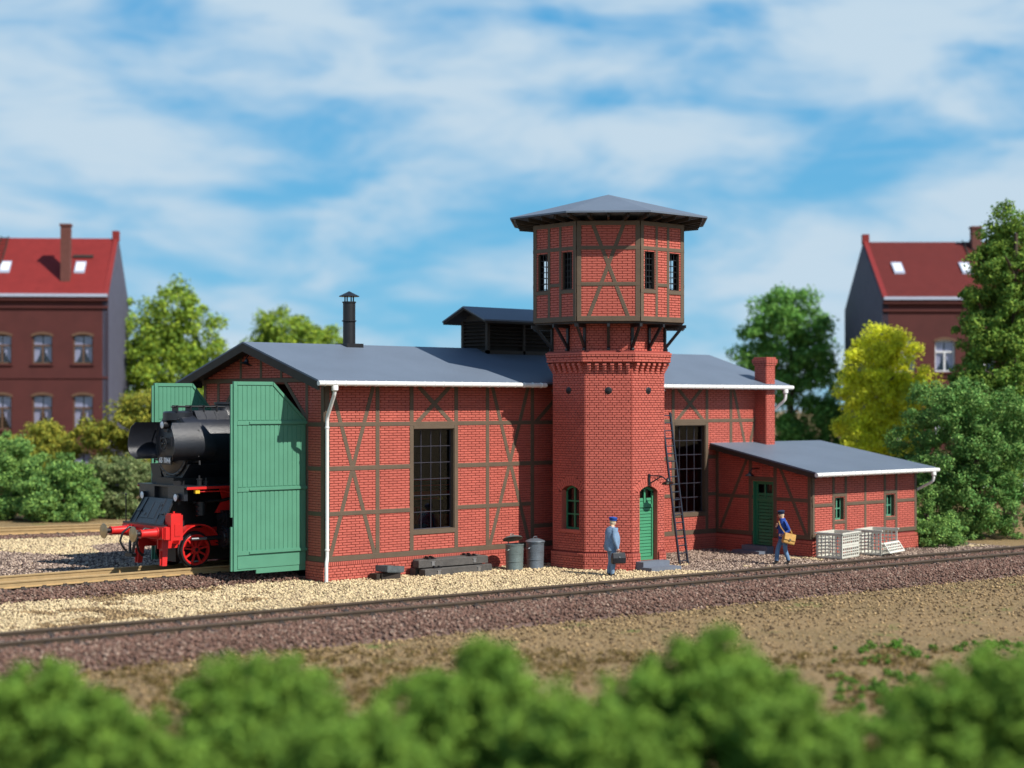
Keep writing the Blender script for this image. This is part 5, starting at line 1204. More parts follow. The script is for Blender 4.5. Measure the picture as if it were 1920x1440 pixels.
def person(loc, rz, label, J_, jacket, trousers, capm, hair):
    p = thing('person', loc, label, 'person', rz=rz)
    L_, R_ = 'l', 'r'; nd = dict(J_['nodes']); ed = J_['edges']
    V, F = skin_mesh(nd, ed, 'pelvis'); mats = [jacket, trousers, SKIN, SHOE]; MI = []
    keys = [(Vector(nd[k][0]), k) for k in nd]
    segs = [(Vector(nd[a][0]), Vector(nd[b][0]), a, b) for a, b in ed]
    def region(c):
        best = None
        for a, b, na, nb in segs:
            ab = b - a; t = max(0, min(1, (c - a).dot(ab)/max(ab.length_squared, 1e-9))); d = (c - a - ab*t).length
            if best is None or d < best[0]: best = (d, na, nb, t)
        _, na, nb, t = best; s = na + nb
        if 'head' in s or 'neck' in na: return 2
        if 'foot' in nb or 'toe' in nb: return 3
        if 'hand' in nb: return 2 if t > .35 else 0
        if 'hip' in nb and c.z > nd['pelvis'][0][2] - .02: return 0
        if any(q in nb for q in ('hip', 'knee', 'ankle')): return 1
        return 0
    for f in F: c = sum((Vector(V[i]) for i in f), Vector())/len(f); MI.append(region(c))
    def addm(vf, mi):
        o = len(V); V.extend(vf[0]); F.extend(tuple(i + o for i in q) for q in vf[1]); MI.extend([mi]*len(vf[1]))
    for hn, wn in (('lhand', 'lwrist'), ('rhand', 'rwrist')):      # hands: palm, four fingers, thumb
        h, w0 = Vector(nd[hn][0]), Vector(nd[wn][0]); d = (h - w0).normalized(); curl = Vector(J_[hn]).normalized(); side = d.cross(curl).normalized(); curl = side.cross(d).normalized()
        for k, l in enumerate((.075, .085, .08, .062)):
            a = h + side*(.033 - .022*k) + d*.02; b = a + d*l*.5 + curl*.012; c = b + d*l*.25 + curl*l*.42; e = c - d*l*.12 + curl*l*.28
            addm(skin_mesh({'a': (a, .0105), 'b': (b, .010), 'c': (c, .009), 'e': (e, .0075)}, [('a', 'b'), ('b', 'c'), ('c', 'e')], 'a', 1), 2)
        a = h - d*.03 + side*.03; b = a + d*.03 + side*.03 + curl*.02; c = b + d*.03 + curl*.03
        addm(skin_mesh({'a': (a, .013), 'b': (b, .012), 'c': (c, .009)}, [('a', 'b'), ('b', 'c')], 'a', 1), 2)
    # head: ellipsoid with brow, nose, chin, ears
    hc = Vector(nd['head'][0]) + Vector((.012, 0, .03)); hr = Matrix.Rotation(J_.get('headyaw', 0), 3, 'Z'); vs, fs = [], []; nu, nv = 20, 14
    for j in range(nv + 1):
        ph = math.pi*j/nv
        for i in range(nu):
            th = 2*math.pi*i/nu; x, y, z = math.sin(ph)*math.cos(th), math.sin(ph)*math.sin(th), math.cos(ph)
            rx, ry, rz_ = .098, .078, .122
            if z < -.2: ry *= 1 - .28*(-z - .2); rx *= 1 - .12*(-z - .2)
            q = Vector((x*rx, y*ry, z*rz_))
            if x > .8 and abs(y) < .3: q.x += .026*math.exp(-((z + .12)/.16)**2)*(1 - abs(y)/.3) + .006*math.exp(-((z + .75)/.15)**2) - .008*math.exp(-((z - .12)/.08)**2)
            if x > .7 and .2 < abs(y) < .6: q.x -= .012*math.exp(-((z - .05)/.12)**2)
            vs.append(tuple(hc + hr @ q))
    for j in range(nv):
        for i in range(nu): fs.append((j*nu + i, (j + 1)*nu + i, (j + 1)*nu + (i + 1) % nu, j*nu + (i + 1) % nu))
    addm((vs, fs), 2)
    for s_ in (-1, 1):
        e = MB(); e.lathe([(.0001, -.008), (.026, -.004), (.028, .006), (.018, .010), (.0001, .006)], hc + hr @ Vector((-.005, s_*.076, -.01)), hr @ Vector((-.2, s_, 0)), 10); addm((e.v, e.f), 2)
    me = bpy.data.meshes.new('body'); me.from_pydata(V, [], F); me.update()
    for q in mats: me.materials.append(q)
    me.polygons.foreach_set('material_index', MI); me.polygons.foreach_set('use_smooth', [True]*len(F))
    ob = bpy.data.objects.new('body', me); COL.objects.link(ob); ob.parent = p
    def loc_part(mb, name, m, parent=p, smooth=50):
        me = bpy.data.meshes.new(name); me.from_pydata(mb.v, [], mb.f); me.update(); me.polygons.foreach_set('use_smooth', [True]*len(me.polygons)); me.set_sharp_from_angle(angle=rad(smooth)); me.materials.append(m)
        o = bpy.data.objects.new(name, me); COL.objects.link(o); o.parent = parent; return o
    # hair, cap, eyes, mouth
    def hp(x, y, z): return hc + hr @ Vector((x, y, z))
    m = MB(); vs, fs = [], []
    for j in range(8):
        ph = math.pi*(.12 + .62*j/7)
        for i in range(13):
            th = rad(70) + rad(220)*i/12; vs.append(tuple(hp(math.sin(ph)*math.cos(th)*.106, math.sin(ph)*math.sin(th)*.086, math.cos(ph)*.128)))
    for j in range(7):
        for i in range(12): fs.append((j*13 + i, (j + 1)*13 + i, (j + 1)*13 + i + 1, j*13 + i + 1))
    m.add(vs, fs); loc_part(m, 'hair', hair)
    m = MB(); o = hp(-.005, 0, .03); m.lathe([(.104, 0), (.108, .02), (.112, .045), (.128, .065), (.125, .09), (.09, .112), (.0001, .12)], o, hr @ Vector((.10, 0, 1)), 22); cp = loc_part(m, 'cap', capm)
    m = MB(); m.hexa([hp(.075, -.07, .028), hp(.15, -.045, .018), hp(.15, .045, .018), hp(.075, .07, .028), hp(.075, -.07, .042), hp(.15, -.045, .026), hp(.15, .045, .026), hp(.075, .07, .042)]); loc_part(m, 'peak', BAGB, cp)
    m = MB()
    for s_ in (-1, 1): m.lathe([(.0001, .006), (.008, .003), (.010, -.004)], hp(.088, s_*.032, -.002), hr @ Vector((1, 0, 0)), 8)
    loc_part(m, 'eyes', SHOE)
    m = MB(); m.obox(hp(.093, 0, -.066), (.008, .038, .007), hr); loc_part(m, 'mouth', LIPS if 'LIPS' in globals() else mat('lips', (.45, .15, .12)))
    return p, loc_part, nd
# 1: stout man in light blue, seen from behind, satchel in the right hand, faces local +X
N1 = {'pelvis': ((0, 0, .93), (.16, .185)), 'belly': ((.03, 0, 1.12), (.18, .19)), 'chest': ((.01, 0, 1.32), (.155, .20)), 'neckb': ((0, 0, 1.46), (.075, .08)), 'head': ((.03, 0, 1.60), (.07, .065)),
      'lsh': ((0, .19, 1.40), .085), 'lelb': ((-.03, .27, 1.15), .066), 'lwrist': ((.06, .27, .93), .042), 'lhand': ((.08, .265, .85), .036),
      'rsh': ((0, -.19, 1.40), .09), 'relb': ((-.05, -.26, 1.14), .07), 'rwrist': ((.05, -.26, .89), .045), 'rhand': ((.07, -.26, .81), .036),
      'lhip': ((0, .09, .86), .115), 'lknee': ((.03, .10, .48), .085), 'lankle': ((-.05, .10, .12), .07), 'lfoot': ((0, .10, .05), .055), 'ltoe': ((.13, .11, .035), .042),
      'rhip': ((0, -.09, .86), .115), 'rknee': ((.0, -.10, .48), .085), 'rankle': ((-.04, -.10, .12), .07), 'rfoot': ((0, -.10, .05), .055), 'rtoe': ((.13, -.12, .035), .042)}
ED = [('pelvis', 'belly'), ('belly', 'chest'), ('chest', 'neckb'), ('neckb', 'head'), ('chest', 'lsh'), ('lsh', 'lelb'), ('lelb', 'lwrist'), ('lwrist', 'lhand'), ('chest', 'rsh'), ('rsh', 'relb'), ('relb', 'rwrist'), ('rwrist', 'rhand'),
      ('pelvis', 'lhip'), ('lhip', 'lknee'), ('lknee', 'lankle'), ('lankle', 'lfoot'), ('lfoot', 'ltoe'), ('pelvis', 'rhip'), ('rhip', 'rknee'), ('rknee', 'rankle'), ('rankle', 'rfoot'), ('rfoot', 'rtoe')]
right_dir = math.atan2(-FX, FY)          # heading of "to the right" in the photograph
P1 = (7.62, -4.33, -.03); rz1 = right_dir + rad(22)
pe, lp_, nd_ = person(P1, rz1, 'stout man in light blue jacket and blue cap holding a black bag, seen from behind', {'nodes': N1, 'edges': ED, 'lhand': (.3, -1, 0), 'rhand': (.3, 1, 0), 'headyaw': rad(10)}, DENL, DENL, CAPB, HAIRW)
m = MB()
prof = [(.205, .19, .80, .0), (.225, .205, .90, .0), (.225, .215, 1.05, .02), (.215, .215, 1.18, .03), (.19, .225, 1.32, .01), (.14, .20, 1.42, .0), (.09, .11, 1.475, 0)]
vs, fs = [], []
for (a, b, z, cx_) in prof:
    for i in range(28):
        t = 2*math.pi*i/28; k = 1 + .03*math.sin(5*t + z*9); vs.append((cx_ - .01 + a*k*math.cos(t), b*k*math.sin(t), z + .01*math.sin(3*t)))
for j in range(len(prof) - 1):
    for i in range(28): fs.append((j*28 + i, j*28 + (i + 1) % 28, (j + 1)*28 + (i + 1) % 28, (j + 1)*28 + i))
m.add(vs, fs); lp_(m, 'jacket', DENL)
m = MB(); m.lathe([(.09, 0), (.10, .03), (.075, .05), (.07, .0)], (0, 0, 1.45), (0, 0, 1), 18); lp_(m, 'collar', DENL)
pe.scale = (1.06, 1.1, 1.045)
# satchel: hangs from the right hand, a thing of its own
bgo = thing('satchel', (0, 0, 0), 'black leather satchel hanging from the hand of the man in light blue', 'bag'); Mz = Matrix.Rotation(rz1, 3, 'Z'); hnd = Vector(P1) + Mz @ Vector((.09, -.288, .778)); bgo.location = hnd; bgo.rotation_euler.z = rz1
def lbuild(mb, name, m_, parent, smooth=40):
    me = bpy.data.meshes.new(name); me.from_pydata(mb.v, [], mb.f); me.update(); me.polygons.foreach_set('use_smooth', [True]*len(me.polygons)); me.set_sharp_from_angle(angle=rad(smooth)); me.materials.append(m_); o = bpy.data.objects.new(name, me); COL.objects.link(o); o.parent = parent; return o
def bagbody(w_, d_, h_, top=.6):
    m = MB(); P = []
    for z, k, kw in ((-h_, .85, .94), (-h_ + .03, 1, 1), (-h_*.45, 1.05, 1.02), (-.05, top + .1, .98), (0, top*.5, .93)):
        P.append([(kw*w_/2*a, k*d_/2*b, z) for a, b in ((-1, -.8), (-.9, -1), (.9, -1), (1, -.8), (1, .8), (.9, 1), (-.9, 1), (-1, .8))])
    for j in range(4):
        o = len(m.v)
        m.v += P[j] + P[j + 1]
        for i in range(8): m.f.append((o + i, o + (i + 1) % 8, o + (i + 1) % 8 + 8, o + i + 8))
    m.add(P[0], [tuple(range(8))[::-1]]); m.add(P[-1], [tuple(range(8))]); return m
lbuild(bagbody(.44, .15, .33), 'bag_body', BAGB, bgo)
m = MB(); m.hexa([(-.2, -.085, -.16), (.2, -.085, -.16), (.2, -.075, -.16), (-.2, -.075, -.16), (-.2, -.05, -.01), (.2, -.05, -.01), (.2, -.03, -.005), (-.2, -.03, -.005)]); lbuild(m, 'flap', BAGB, bgo)
m = MB(); m.tube([(-.09, 0, -.01), (-.07, 0, .045), (.07, 0, .045), (.09, 0, -.01)], .012, 8); lbuild(m, 'handle', BAGB, bgo)
m = MB(); m.box(-.02, .02, -.10, -.085, -.15, -.11); lbuild(m, 'clasp', STEEL, bgo)
# 2: man walking to the left with a tan shoulder bag
N2 = {'pelvis': ((0, 0, .93), (.125, .15)), 'belly': ((.02, 0, 1.10), (.125, .155)), 'chest': ((.03, 0, 1.30), (.125, .18)), 'neckb': ((.03, 0, 1.46), (.065, .07)), 'head': ((.07, 0, 1.60), (.07, .065)),
      'rsh': ((.02, -.18, 1.38), .075), 'relb': ((.02, -.25, 1.13), .058), 'rwrist': ((.20, -.12, 1.22), .040), 'rhand': ((.22, -.05, 1.27), .034),
      'lsh': ((.02, .18, 1.38), .078), 'lelb': ((-.10, .25, 1.13), .06), 'lwrist': ((.09, .22, 1.00), .042), 'lhand': ((.15, .18, .98), .034),
      'lhip': ((0, .085, .86), .10), 'lknee': ((-.02, .10, .48), .075), 'lankle': ((-.14, .10, .14), .072), 'lfoot': ((-.10, .10, .06), .052), 'ltoe': ((.03, .10, .035), .04),
      'rhip': ((0, -.085, .86), .10), 'rknee': ((.16, -.10, .50), .078), 'rankle': ((.20, -.10, .12), .078), 'rfoot': ((.23, -.10, .05), .052), 'rtoe': ((.36, -.11, .035), .04)}
P2 = (14.32, -5.55, .03); rz2 = right_dir + rad(180 + 14)
pe, lp_, nd_ = person(P2, rz2, 'man in dark blue jacket, jeans and cap walking left with a tan shoulder bag', {'nodes': N2, 'edges': ED, 'lhand': (.2, -1, 0), 'rhand': (-.6, .2, .3), 'headyaw': rad(12)}, BLUE, JEAN, CAPD, HAIRW)
m = MB(); vs, fs = [], []; prof = [(.155, .175, .84, .0), (.16, .18, .92, .0), (.15, .175, 1.05, .01), (.15, .185, 1.2, .02), (.145, .20, 1.32, .025), (.11, .17, 1.41, .025), (.08, .10, 1.48, .03)]
for (a, b, z, cx_) in prof:
    for i in range(28): t = 2*math.pi*i/28; k = 1 + .03*math.sin(6*t + z*8); vs.append((cx_ + a*k*math.cos(t), b*k*math.sin(t), z + .01*math.sin(3*t)))
for j in range(len(prof) - 1):
    for i in range(28): fs.append((j*28 + i, j*28 + (i + 1) % 28, (j + 1)*28 + (i + 1) % 28, (j + 1)*28 + i))
m.add(vs, fs); lp_(m, 'jacket', BLUE); m = MB(); m.lathe([(.085, 0), (.095, .04), (.07, .07), (.065, .0)], (.03, 0, 1.45), (0.1, 0, 1), 18); lp_(m, 'collar', BLUE)
b2 = thing('shoulder_bag', (0, 0, 0), 'tan canvas shoulder bag at the hip of the walking man', 'bag'); Mz = Matrix.Rotation(rz2, 3, 'Z'); b2.location = Vector(P2) + Mz @ Vector((-.10, .30, 1.02)); b2.rotation_euler = (0, rad(-14), rz2)
lbuild(bagbody(.40, .18, .33, .8), 'bag_body', BAGY, b2)
m = MB(); m.hexa([(-.19, .10, -.20), (.19, .10, -.20), (.19, .115, -.20), (-.19, .115, -.20), (-.19, .03, .0), (.19, .03, .0), (.19, .07, .012), (-.19, .07, .012)]); lbuild(m, 'flap', BAGY, b2)
m = MB(); m.box(-.03, .03, .115, .125, -.22, -.15); lbuild(m, 'buckle', BRASS, b2)
m = MB(); P = [(.16, 0, -.02), (.30, -.12, .14), (.35, -.28, .31), (.25, -.40, .41), (.13, -.44, .45), (.07, -.38, .40), (.01, -.22, .24), (-.10, -.05, .02)]
for a, b in zip(P, P[1:]): m.bar(a, b, .03, .012, up=(.5, 1, 0))
lbuild(m, 'strap', BAGY, b2)

# ------------------------------------------------------------------ houses in the background
HBR = mat('dark_red_brick_facade', (.085, .02, .017), .8, .10, 1.2, .15, .2, 40); HTILE = mat('red_roof_tiles', (.22, .024, .021), .6, .08, 2, .08, spec=.3)
HTILED = mat('deep_red_roof_tiles', (.13, .02, .015), .6, .08, 2, .08, spec=.3)
SLATE = mat('slate_grey_gable_cladding', (.085, .085, .125), .8, .08, 2, .05); HGUT = mat('zinc_gutter', (.42, .45, .55), .4, .05)
BRFR = mat('brown_window_frame', (.13, .07, .04), .6); WHFR = mat('white_window_frame', (.75, .75, .76), .6); CURT = mat('white_curtain', (.75, .76, .84), .9); ORCH = mat('dark_chimney_brick', (.13, .045, .035), .8, .1, 4)
HGL = glassmat('house_glass', (.8, .8, .85), .06)
def house(label, o, heading, Wd, D, eave, ridge, cols, wrows, frm, tile, side, extras):
    # o: near corner shared by front and the visible gable; u runs along the front away from that corner
    o = Vector(o); u = Vector((math.cos(heading), math.sin(heading), 0)); hs = thing('town_house', o, label, 'house')
    n = Vector((u.y, -u.x, 0)); n = n if n.dot(CAM - o) > 0 else -n
    fr = Frame(o, u, n); ops = []; ww, rise = 1.06, .14
    for c in cols:
        for z0, z1 in wrows: ops.append((c - ww/2, c + ww/2, z0, z1))
    m = MB(); slab(m, fr, 0, Wd, 0, eave, ops, -.3, 0)
    for a, b, c, d in ops: arch_fill(m, fr, a, b, d - rise, rise, -.3, 0, 6)
    fw = m.build('front_wall', HBR, hs)
    for a, b, c, d in ops:
        m = MB(); t = .07; fbox(m, fr, a, a + t, c, d - .02, -.22, -.14); fbox(m, fr, b - t, b, c, d - .02, -.22, -.14); fbox(m, fr, a + t, b - t, c, c + t, -.22, -.14); fbox(m, fr, a + t, b - t, d - t - .02, d, -.22, -.14)
        fbox(m, fr, a + t, b - t, c + (d - c)*.60, c + (d - c)*.60 + .08, -.22, -.13); fbox(m, fr, (a + b)/2 - .04, (a + b)/2 + .04, c + t, c + (d - c)*.60, -.22, -.135); w_ = m.build('window', frm, hs)
        zt_ = c + (d - c)*.6 + .08
        for pa, pb, pc, pd in ((a + t, b - t, zt_, d - t - .02), (a + t, (a + b)/2 - .04, c + t, zt_ - .08), ((a + b)/2 + .04, b - t, c + t, zt_ - .08)):
            m = MB(); fbox(m, fr, pa, pb, pc, pd, -.19, -.185); m.build('pane', HGL, w_)
        # curtains: two drawn halves
        m = MB(); mid = (a + b)/2; k = 6
        for s_, ea in ((1, a + .05), (-1, b - .05)):
            for i in range(k):
                x0 = ea + s_*i*(.44/k); x1 = ea + s_*(i + 1)*(.44/k); zb = c + .1 + (d - c)*.55*(i/k)**1.5
                fprism(m, fr, [(min(x0, x1), zb), (max(x0, x1), zb), (max(x0, x1), d - .1), (min(x0, x1), d - .1)], -.26 - .02*(i % 2), -.25 - .02*(i % 2))
        m.build('curtain', CURT, w_)
        m = MB(); fbox(m, fr, a - .08, b + .08, c - .10, c, -.1, .08); m.build('window_sill', HBR, w_)
        m = MB()
        for i in range(8):
            x0, x1 = a - .05 + (ww + .1)*i/8, a - .05 + (ww + .1)*(i + 1)/8
            fprism(m, fr, [(x0, arch_z(x0, a - .05, b + .05, d - rise, rise)), (x1, arch_z(x1, a - .05, b + .05, d - rise, rise)), (x1, arch_z(x1, a - .05, b + .05, d - rise, rise) + .14), (x0, arch_z(x0, a - .05, b + .05, d - rise, rise) + .14)], 0, .03)
        m.build('window_arch', BRFR, w_)
    for z, h_, p_ in ((eave - .22, .2, .22), (eave - .62, .12, .10), (6.62, .10, .05)): m = MB(); fbox(m, fr, 0, Wd, z, z + h_, 0, p_); m.build('cornice', HBR, hs)
    m = MB(); fbox(m, fr, .02, Wd, eave - .02, eave + .14, .12, .30); m.build('gutter', HGUT, hs)
    for uu, w2 in ((0, .3), (Wd - .3, .3)):
        m = MB(); fprism(m, Frame(fr.p(uu + (0 if uu == 0 else .3), 0, 0), -n, u if uu else -u), [(0, 0), (D, 0), (D, eave), (D/2, ridge - .1), (0, eave)], -.3, .012); m.build('gable_wall', SLATE, hs)
    m = MB(); m.prism([fr.p(0, eave + .02, 0), fr.p(0, ridge + .02, -D/2 + .1), fr.p(0, ridge + .15, -D/2), fr.p(0, eave + .12, .15)], [fr.p(.25, eave + .02, 0), fr.p(.25, ridge + .02, -D/2 + .1), fr.p(.25, ridge + .15, -D/2), fr.p(.25, eave + .12, .15)]); m.build('parapet', HTILE, hs)
    MB().obox(fr.p(.15, ridge + .15, -D/2), (.36, .36, .55), Matrix.Rotation(heading, 3, 'Z')).build('finial', HTILE, hs)
    m = MB(); fbox(m, fr, .3, Wd, .0, eave, -D, -D + .3); m.build('rear_wall', HBR, hs)
    def RP(uu, t, h_=0): return fr.p(uu, eave + .05 + (ridge - eave - .05)*t + h_, .18 - (D/2 + .18)*t)
    nr = 24; rfm = MB(); rf = None
    rfm.hexa([RP(.1, 0, -.1), RP(Wd, 0, -.1), RP(Wd, 1, -.1), RP(.1, 1, -.1), RP(.1, 0), RP(Wd, 0), RP(Wd, 1), RP(.1, 1)]); rf = rfm.build('roof', tile, hs)
    m = MB(); m.hexa([fr.p(.1, ridge - .1, -D/2), fr.p(Wd, ridge - .1, -D/2), fr.p(Wd, eave - .05, -D - .18), fr.p(.1, eave - .05, -D - .18), fr.p(.1, ridge, -D/2), fr.p(Wd, ridge, -D/2), fr.p(Wd, eave + .05, -D - .18), fr.p(.1, eave + .05, -D - .18)]); m.build('roof', tile, hs)
    for k in range(nr):
        t0, t1 = k/nr, (k + 1)/nr; m = MB(); m.hexa([RP(.25, t0, .004), RP(Wd, t0, .004), RP(Wd, t1, .004), RP(.25, t1, .004), RP(.25, t0, .045), RP(Wd, t0, .045), RP(Wd, t1, .012), RP(.25, t1, .012)]); m.build('tile_course', tile, rf)
    for kind, uu, t, *a in extras:
        if kind == 'skylight':
            m = MB(); m.hexa([RP(uu - .28, t - .09, .04), RP(uu + .28, t - .09, .04), RP(uu + .28, t + .09, .04), RP(uu - .28, t + .09, .04), RP(uu - .28, t - .09, .13), RP(uu + .28, t - .09, .13), RP(uu + .28, t + .09, .13), RP(uu - .28, t + .09, .13)]); q = m.build('skylight', HGUT, rf)
            m = MB(); m.hexa([RP(uu - .2, t - .06, .12), RP(uu + .2, t - .06, .12), RP(uu + .2, t + .06, .12), RP(uu - .2, t + .06, .12), RP(uu - .2, t - .06, .14), RP(uu + .2, t - .06, .14), RP(uu + .2, t + .06, .14), RP(uu - .2, t + .06, .14)]); m.build('skylight_glass', LENS, rf)
        if kind == 'chimney':
            z1 = a[0]; b = RP(uu, t); m = MB(); m.obox((b.x, b.y, (b.z - .4 + z1)/2), (.50, .50, z1 - b.z + .4), Matrix.Rotation(heading, 3, 'Z')); m.build('chimney', ORCH, rf)
            m = MB(); m.obox((b.x, b.y, z1 + .05), (.6, .6, .12), Matrix.Rotation(heading, 3, 'Z')); m.build('chimney_cap', ORCH, rf)
        if kind == 'walkway':
            m = MB(); m.hexa([RP(uu - .55, t, .12), RP(uu + .55, t, .12), RP(uu + .55, t + .03, .12), RP(uu - .55, t + .03, .12), RP(uu - .55, t, .18), RP(uu + .55, t, .18), RP(uu + .55, t + .03, .18), RP(uu - .55, t + .03, .18)]); m.build('roof_walkway', DTIMBER, rf)
        if kind == 'ladder':
            m = MB()
            for s_ in (-.2, .2): m.bar(RP(uu + s_, t, .1), RP(uu + s_, 1, .1), .05, .05)
            for k in range(9): q = t + (1 - t)*(k + .5)/9; m.bar(RP(uu - .2, q, .1), RP(uu + .2, q, .1), .04, .04)
            m.build('roof_ladder', DTIMBER, rf)
    return hs
a = cam_point(203, 90); rt = math.atan2(-FX, FY)
house('dark red brick town house at the left with brown window frames and bright red roof', a, rt + math.pi + rad(3.6), 13.0, 6.6, 11.0, 14.42, [1.34, 3.48, 5.62, 7.76, 9.9], [(.9, 2.7), (3.9, 5.75), (7.41, 8.98)], BRFR, HTILE, 1,
      [('skylight', 1.75, .46), ('skylight', 5.75, .46), ('chimney', 2.4, .30, 14.85), ('walkway', 1.7, .62), ('ladder', 6.2, .5), ('chimney', 6.75, .8, 14.9)])
a = cam_point(1655, 88)
house('dark red town house on the right with deep red roof and white window frames', a, rt, 13.5, 10.0, 10.72, 14.2, [1.17, 3.27, 5.37, 7.47, 9.57], [(.9, 2.7), (3.4, 5.2), (6.95, 8.62)], WHFR, HTILED, -1,
      [('skylight', 1.35, .5), ('skylight', 5.0, .5), ('chimney', 6.1, .9, 14.9), ('ladder', 5.7, .4)])

# ------------------------------------------------------------------ trees and bushes
def leafmat(name, c1, c2, tr=.28):
    return mat(name, c1, .85, .22, .9, 0, island=.42, trans=tr, col2=c2, c2w=.5, spec=.12)
LF = dict(fresh=leafmat('fresh_green_foliage', (.34, .44, .05), (.19, .31, .05)), mid=leafmat('mid_green_foliage', (.22, .42, .09), (.13, .30, .07), .38), yellow=leafmat('yellow_green_foliage', (.84, .82, .08), (.70, .74, .08), .6),
          dark=leafmat('dark_green_foliage', (.12, .27, .07), (.21, .34, .09)), olive=leafmat('olive_foliage', (.38, .35, .05), (.25, .29, .05)), bush=leafmat('bush_green_foliage', (.26, .42, .10), (.14, .28, .08)),
          fore=leafmat('foreground_green_foliage', (.22, .36, .055), (.14, .26, .045)), dusty=leafmat('dusty_green_foliage', (.26, .30, .13), (.17, .24, .09)), tallg=leafmat('tall_tree_foliage', (.25, .36, .06), (.13, .25, .05)))
BARK = mat('tree_bark', (.07, .05, .035), .9, .3, 4, .2, .5, 20)
def foliage(parent, ell, nclump, per, rc, leaf, mtl, zmin=0.05, droop=.0):
    """leaf-sized faces gathered in clumps spread through a set of ellipsoids"""
    ell = np.array(ell, float); vol = (ell[:, 3]*ell[:, 4]*ell[:, 5])**.75; pick = RNG.choice(len(ell), nclump, p=vol/vol.sum()); E = ell[pick]
    d = RNG.normal(size=(nclump, 3)); d /= np.linalg.norm(d, axis=1)[:, None]; r = RNG.uniform(.55, 1.04, nclump)[:, None]
    C = E[:, :3] + d*r*E[:, 3:6]; R_ = rc*RNG.uniform(.55, 1.35, nclump)
    n = nclump*per; ci = np.repeat(np.arange(nclump), per); dd = RNG.normal(size=(n, 3)); dd /= np.linalg.norm(dd, axis=1)[:, None]
    fur = RNG.uniform(.35, 1.0, n)**.6; fur *= 1 + .35*np.sin(dd[:, 0]*7 + ci)*np.cos(dd[:, 1]*6 + ci*1.7)
    P = C[ci] + dd*(R_[ci]*fur)[:, None]*np.array([1, 1, .8]); P[:, 2] -= droop*R_[ci]*np.abs(dd[:, 0])
    k = P[:, 2] > zmin; P, dd = P[k], dd[k]; n = len(P)
    nn = dd*.9 + RNG.normal(size=(n, 3))*.55 + np.array([0, 0, .25]); nn /= np.linalg.norm(nn, axis=1)[:, None]
    a = np.cross(nn, RNG.normal(size=(n, 3))); a /= np.linalg.norm(a, axis=1)[:, None]; b = np.cross(nn, a); s = leaf*RNG.uniform(.5, 1.3, n)[:, None]
    V = np.stack([P - a*s, P + b*s*.45, P + a*s, P - b*s*.45], 1).reshape(-1, 3); F = np.arange(n*4).reshape(-1, 4)
    return bulk('crown', None, mtl, V, F, 4, parent=parent, kind=None)
def trunk(parent, base, h, r, limbs, spread):
    b = Vector(base); m = MB(); lean = Vector((random.uniform(-.1, .1), random.uniform(-.1, .1), 1))
    m.tube([b, b + lean*h*.35, b + lean*h*.7 + Vector((.1, 0, 0)), b + lean*h], [r*1.2, r*.9, r*.6, r*.25], 10); o = m.build('trunk', BARK, parent, smooth=60)
    for k in range(limbs):
        t = random.uniform(.3, .85); p = b + lean*h*t; an = random.uniform(0, 6.28); q = p + Vector((math.cos(an)*spread*.8, math.sin(an)*spread*.8, spread*random.uniform(.4, .9)))
        mm = MB(); mm.tube([p, p.lerp(q, .5) + Vector((0, 0, .15)), q], [r*.45, r*.28, r*.1], 6); mm.build('limb', BARK, o, smooth=60)
def ellips(px, depth, specs):
    """specs: (dpx, z, rx, rz) clusters of the crown around the trunk bearing px"""
    out_ = []
    for dpx, z, rx, rz_, *dd in specs:
        c = cam_point(px + dpx, depth + (dd[0] if dd else 0)); out_.append((c.x, c.y, z, rx, rx, rz_))
    return out_
def tree(label, px, depth, h, r, specs, m, ncl, per, rc, leaf, group=None, name='leafy_tree', cat='tree', limbs=6, droop=0):
    ncl = int(ncl*(2.1 if cat == 'tree' else 1.6)); specs = [(q[0], q[1], q[2]*1.1, q[3]*1.06, *q[4:]) for q in specs]
    if cat == 'bush' and depth > 30:      # bushes reach down to the soil
        w0 = min(q[0] for q in specs); w1 = max(q[0] for q in specs); specs += [(w0 + (w1 - w0)*k/3, .45, 1.0, .5, -.4) for k in range(4)]
    b = cam_point(px, depth); t = thing(name, b, label, cat, group); trunk(t, b, h, r, limbs, h*.15); foliage(t, ellips(px, depth, specs), ncl, per, rc, leaf, m, droop=droop); return t
# heights: 1 px of the photograph at depth d is d/3153 m; horizon (5.3 m) at row 756
tree('bright green tree right beside the left town house', 318, 97, 9, .25, [(0, 10.4, 2.0, 2.0), (-50, 9.4, 1.8, 1.8), (45, 8.9, 1.8, 1.8), (-60, 7.3, 1.7, 1.6), (58, 7.0, 1.7, 1.6), (-10, 7.4, 2.4, 1.8), (-40, 5.6, 1.9, 1.7), (40, 5.4, 1.8, 1.7), (0, 3.4, 2.4, 1.7)], LF['fresh'], 150, 130, .62, .13)
tree('bright green tree whose top shows behind the shed roof ridge', 545, 103, 8.5, .25, [(-8, 9.7, 1.6, 1.6), (38, 9.0, 1.5, 1.3), (-60, 8.9, 1.2, 1.0), (80, 8.0, 1.5, 1.2), (-20, 7.6, 2.6, 1.6), (30, 5.6, 3, 2)], LF['fresh'], 130, 130, .62, .13)
tree('large mid green tree standing between the shed and the right town house', 1480, 98, 9.5, .28, [(-15, 10.6, 1.5, 1.5), (15, 10.2, 1.6, 1.6), (-52, 8.8, 1.4, 1.6), (45, 8.6, 1.5, 1.7), (-5, 8.0, 1.8, 1.7), (-60, 6.7, 1.2, 1.4), (62, 6.4, 1.3, 1.5), (-20, 5.6, 1.9, 1.6), (50, 4.4, 1.6, 1.6), (-30, 3.2, 2.2, 1.8), (40, 2.2, 2.2, 1.6), (90, 3.6, 1.1, 1.6), (110, 1.8, 1.6, 1.6)], LF['mid'], 185, 130, .60, .13)
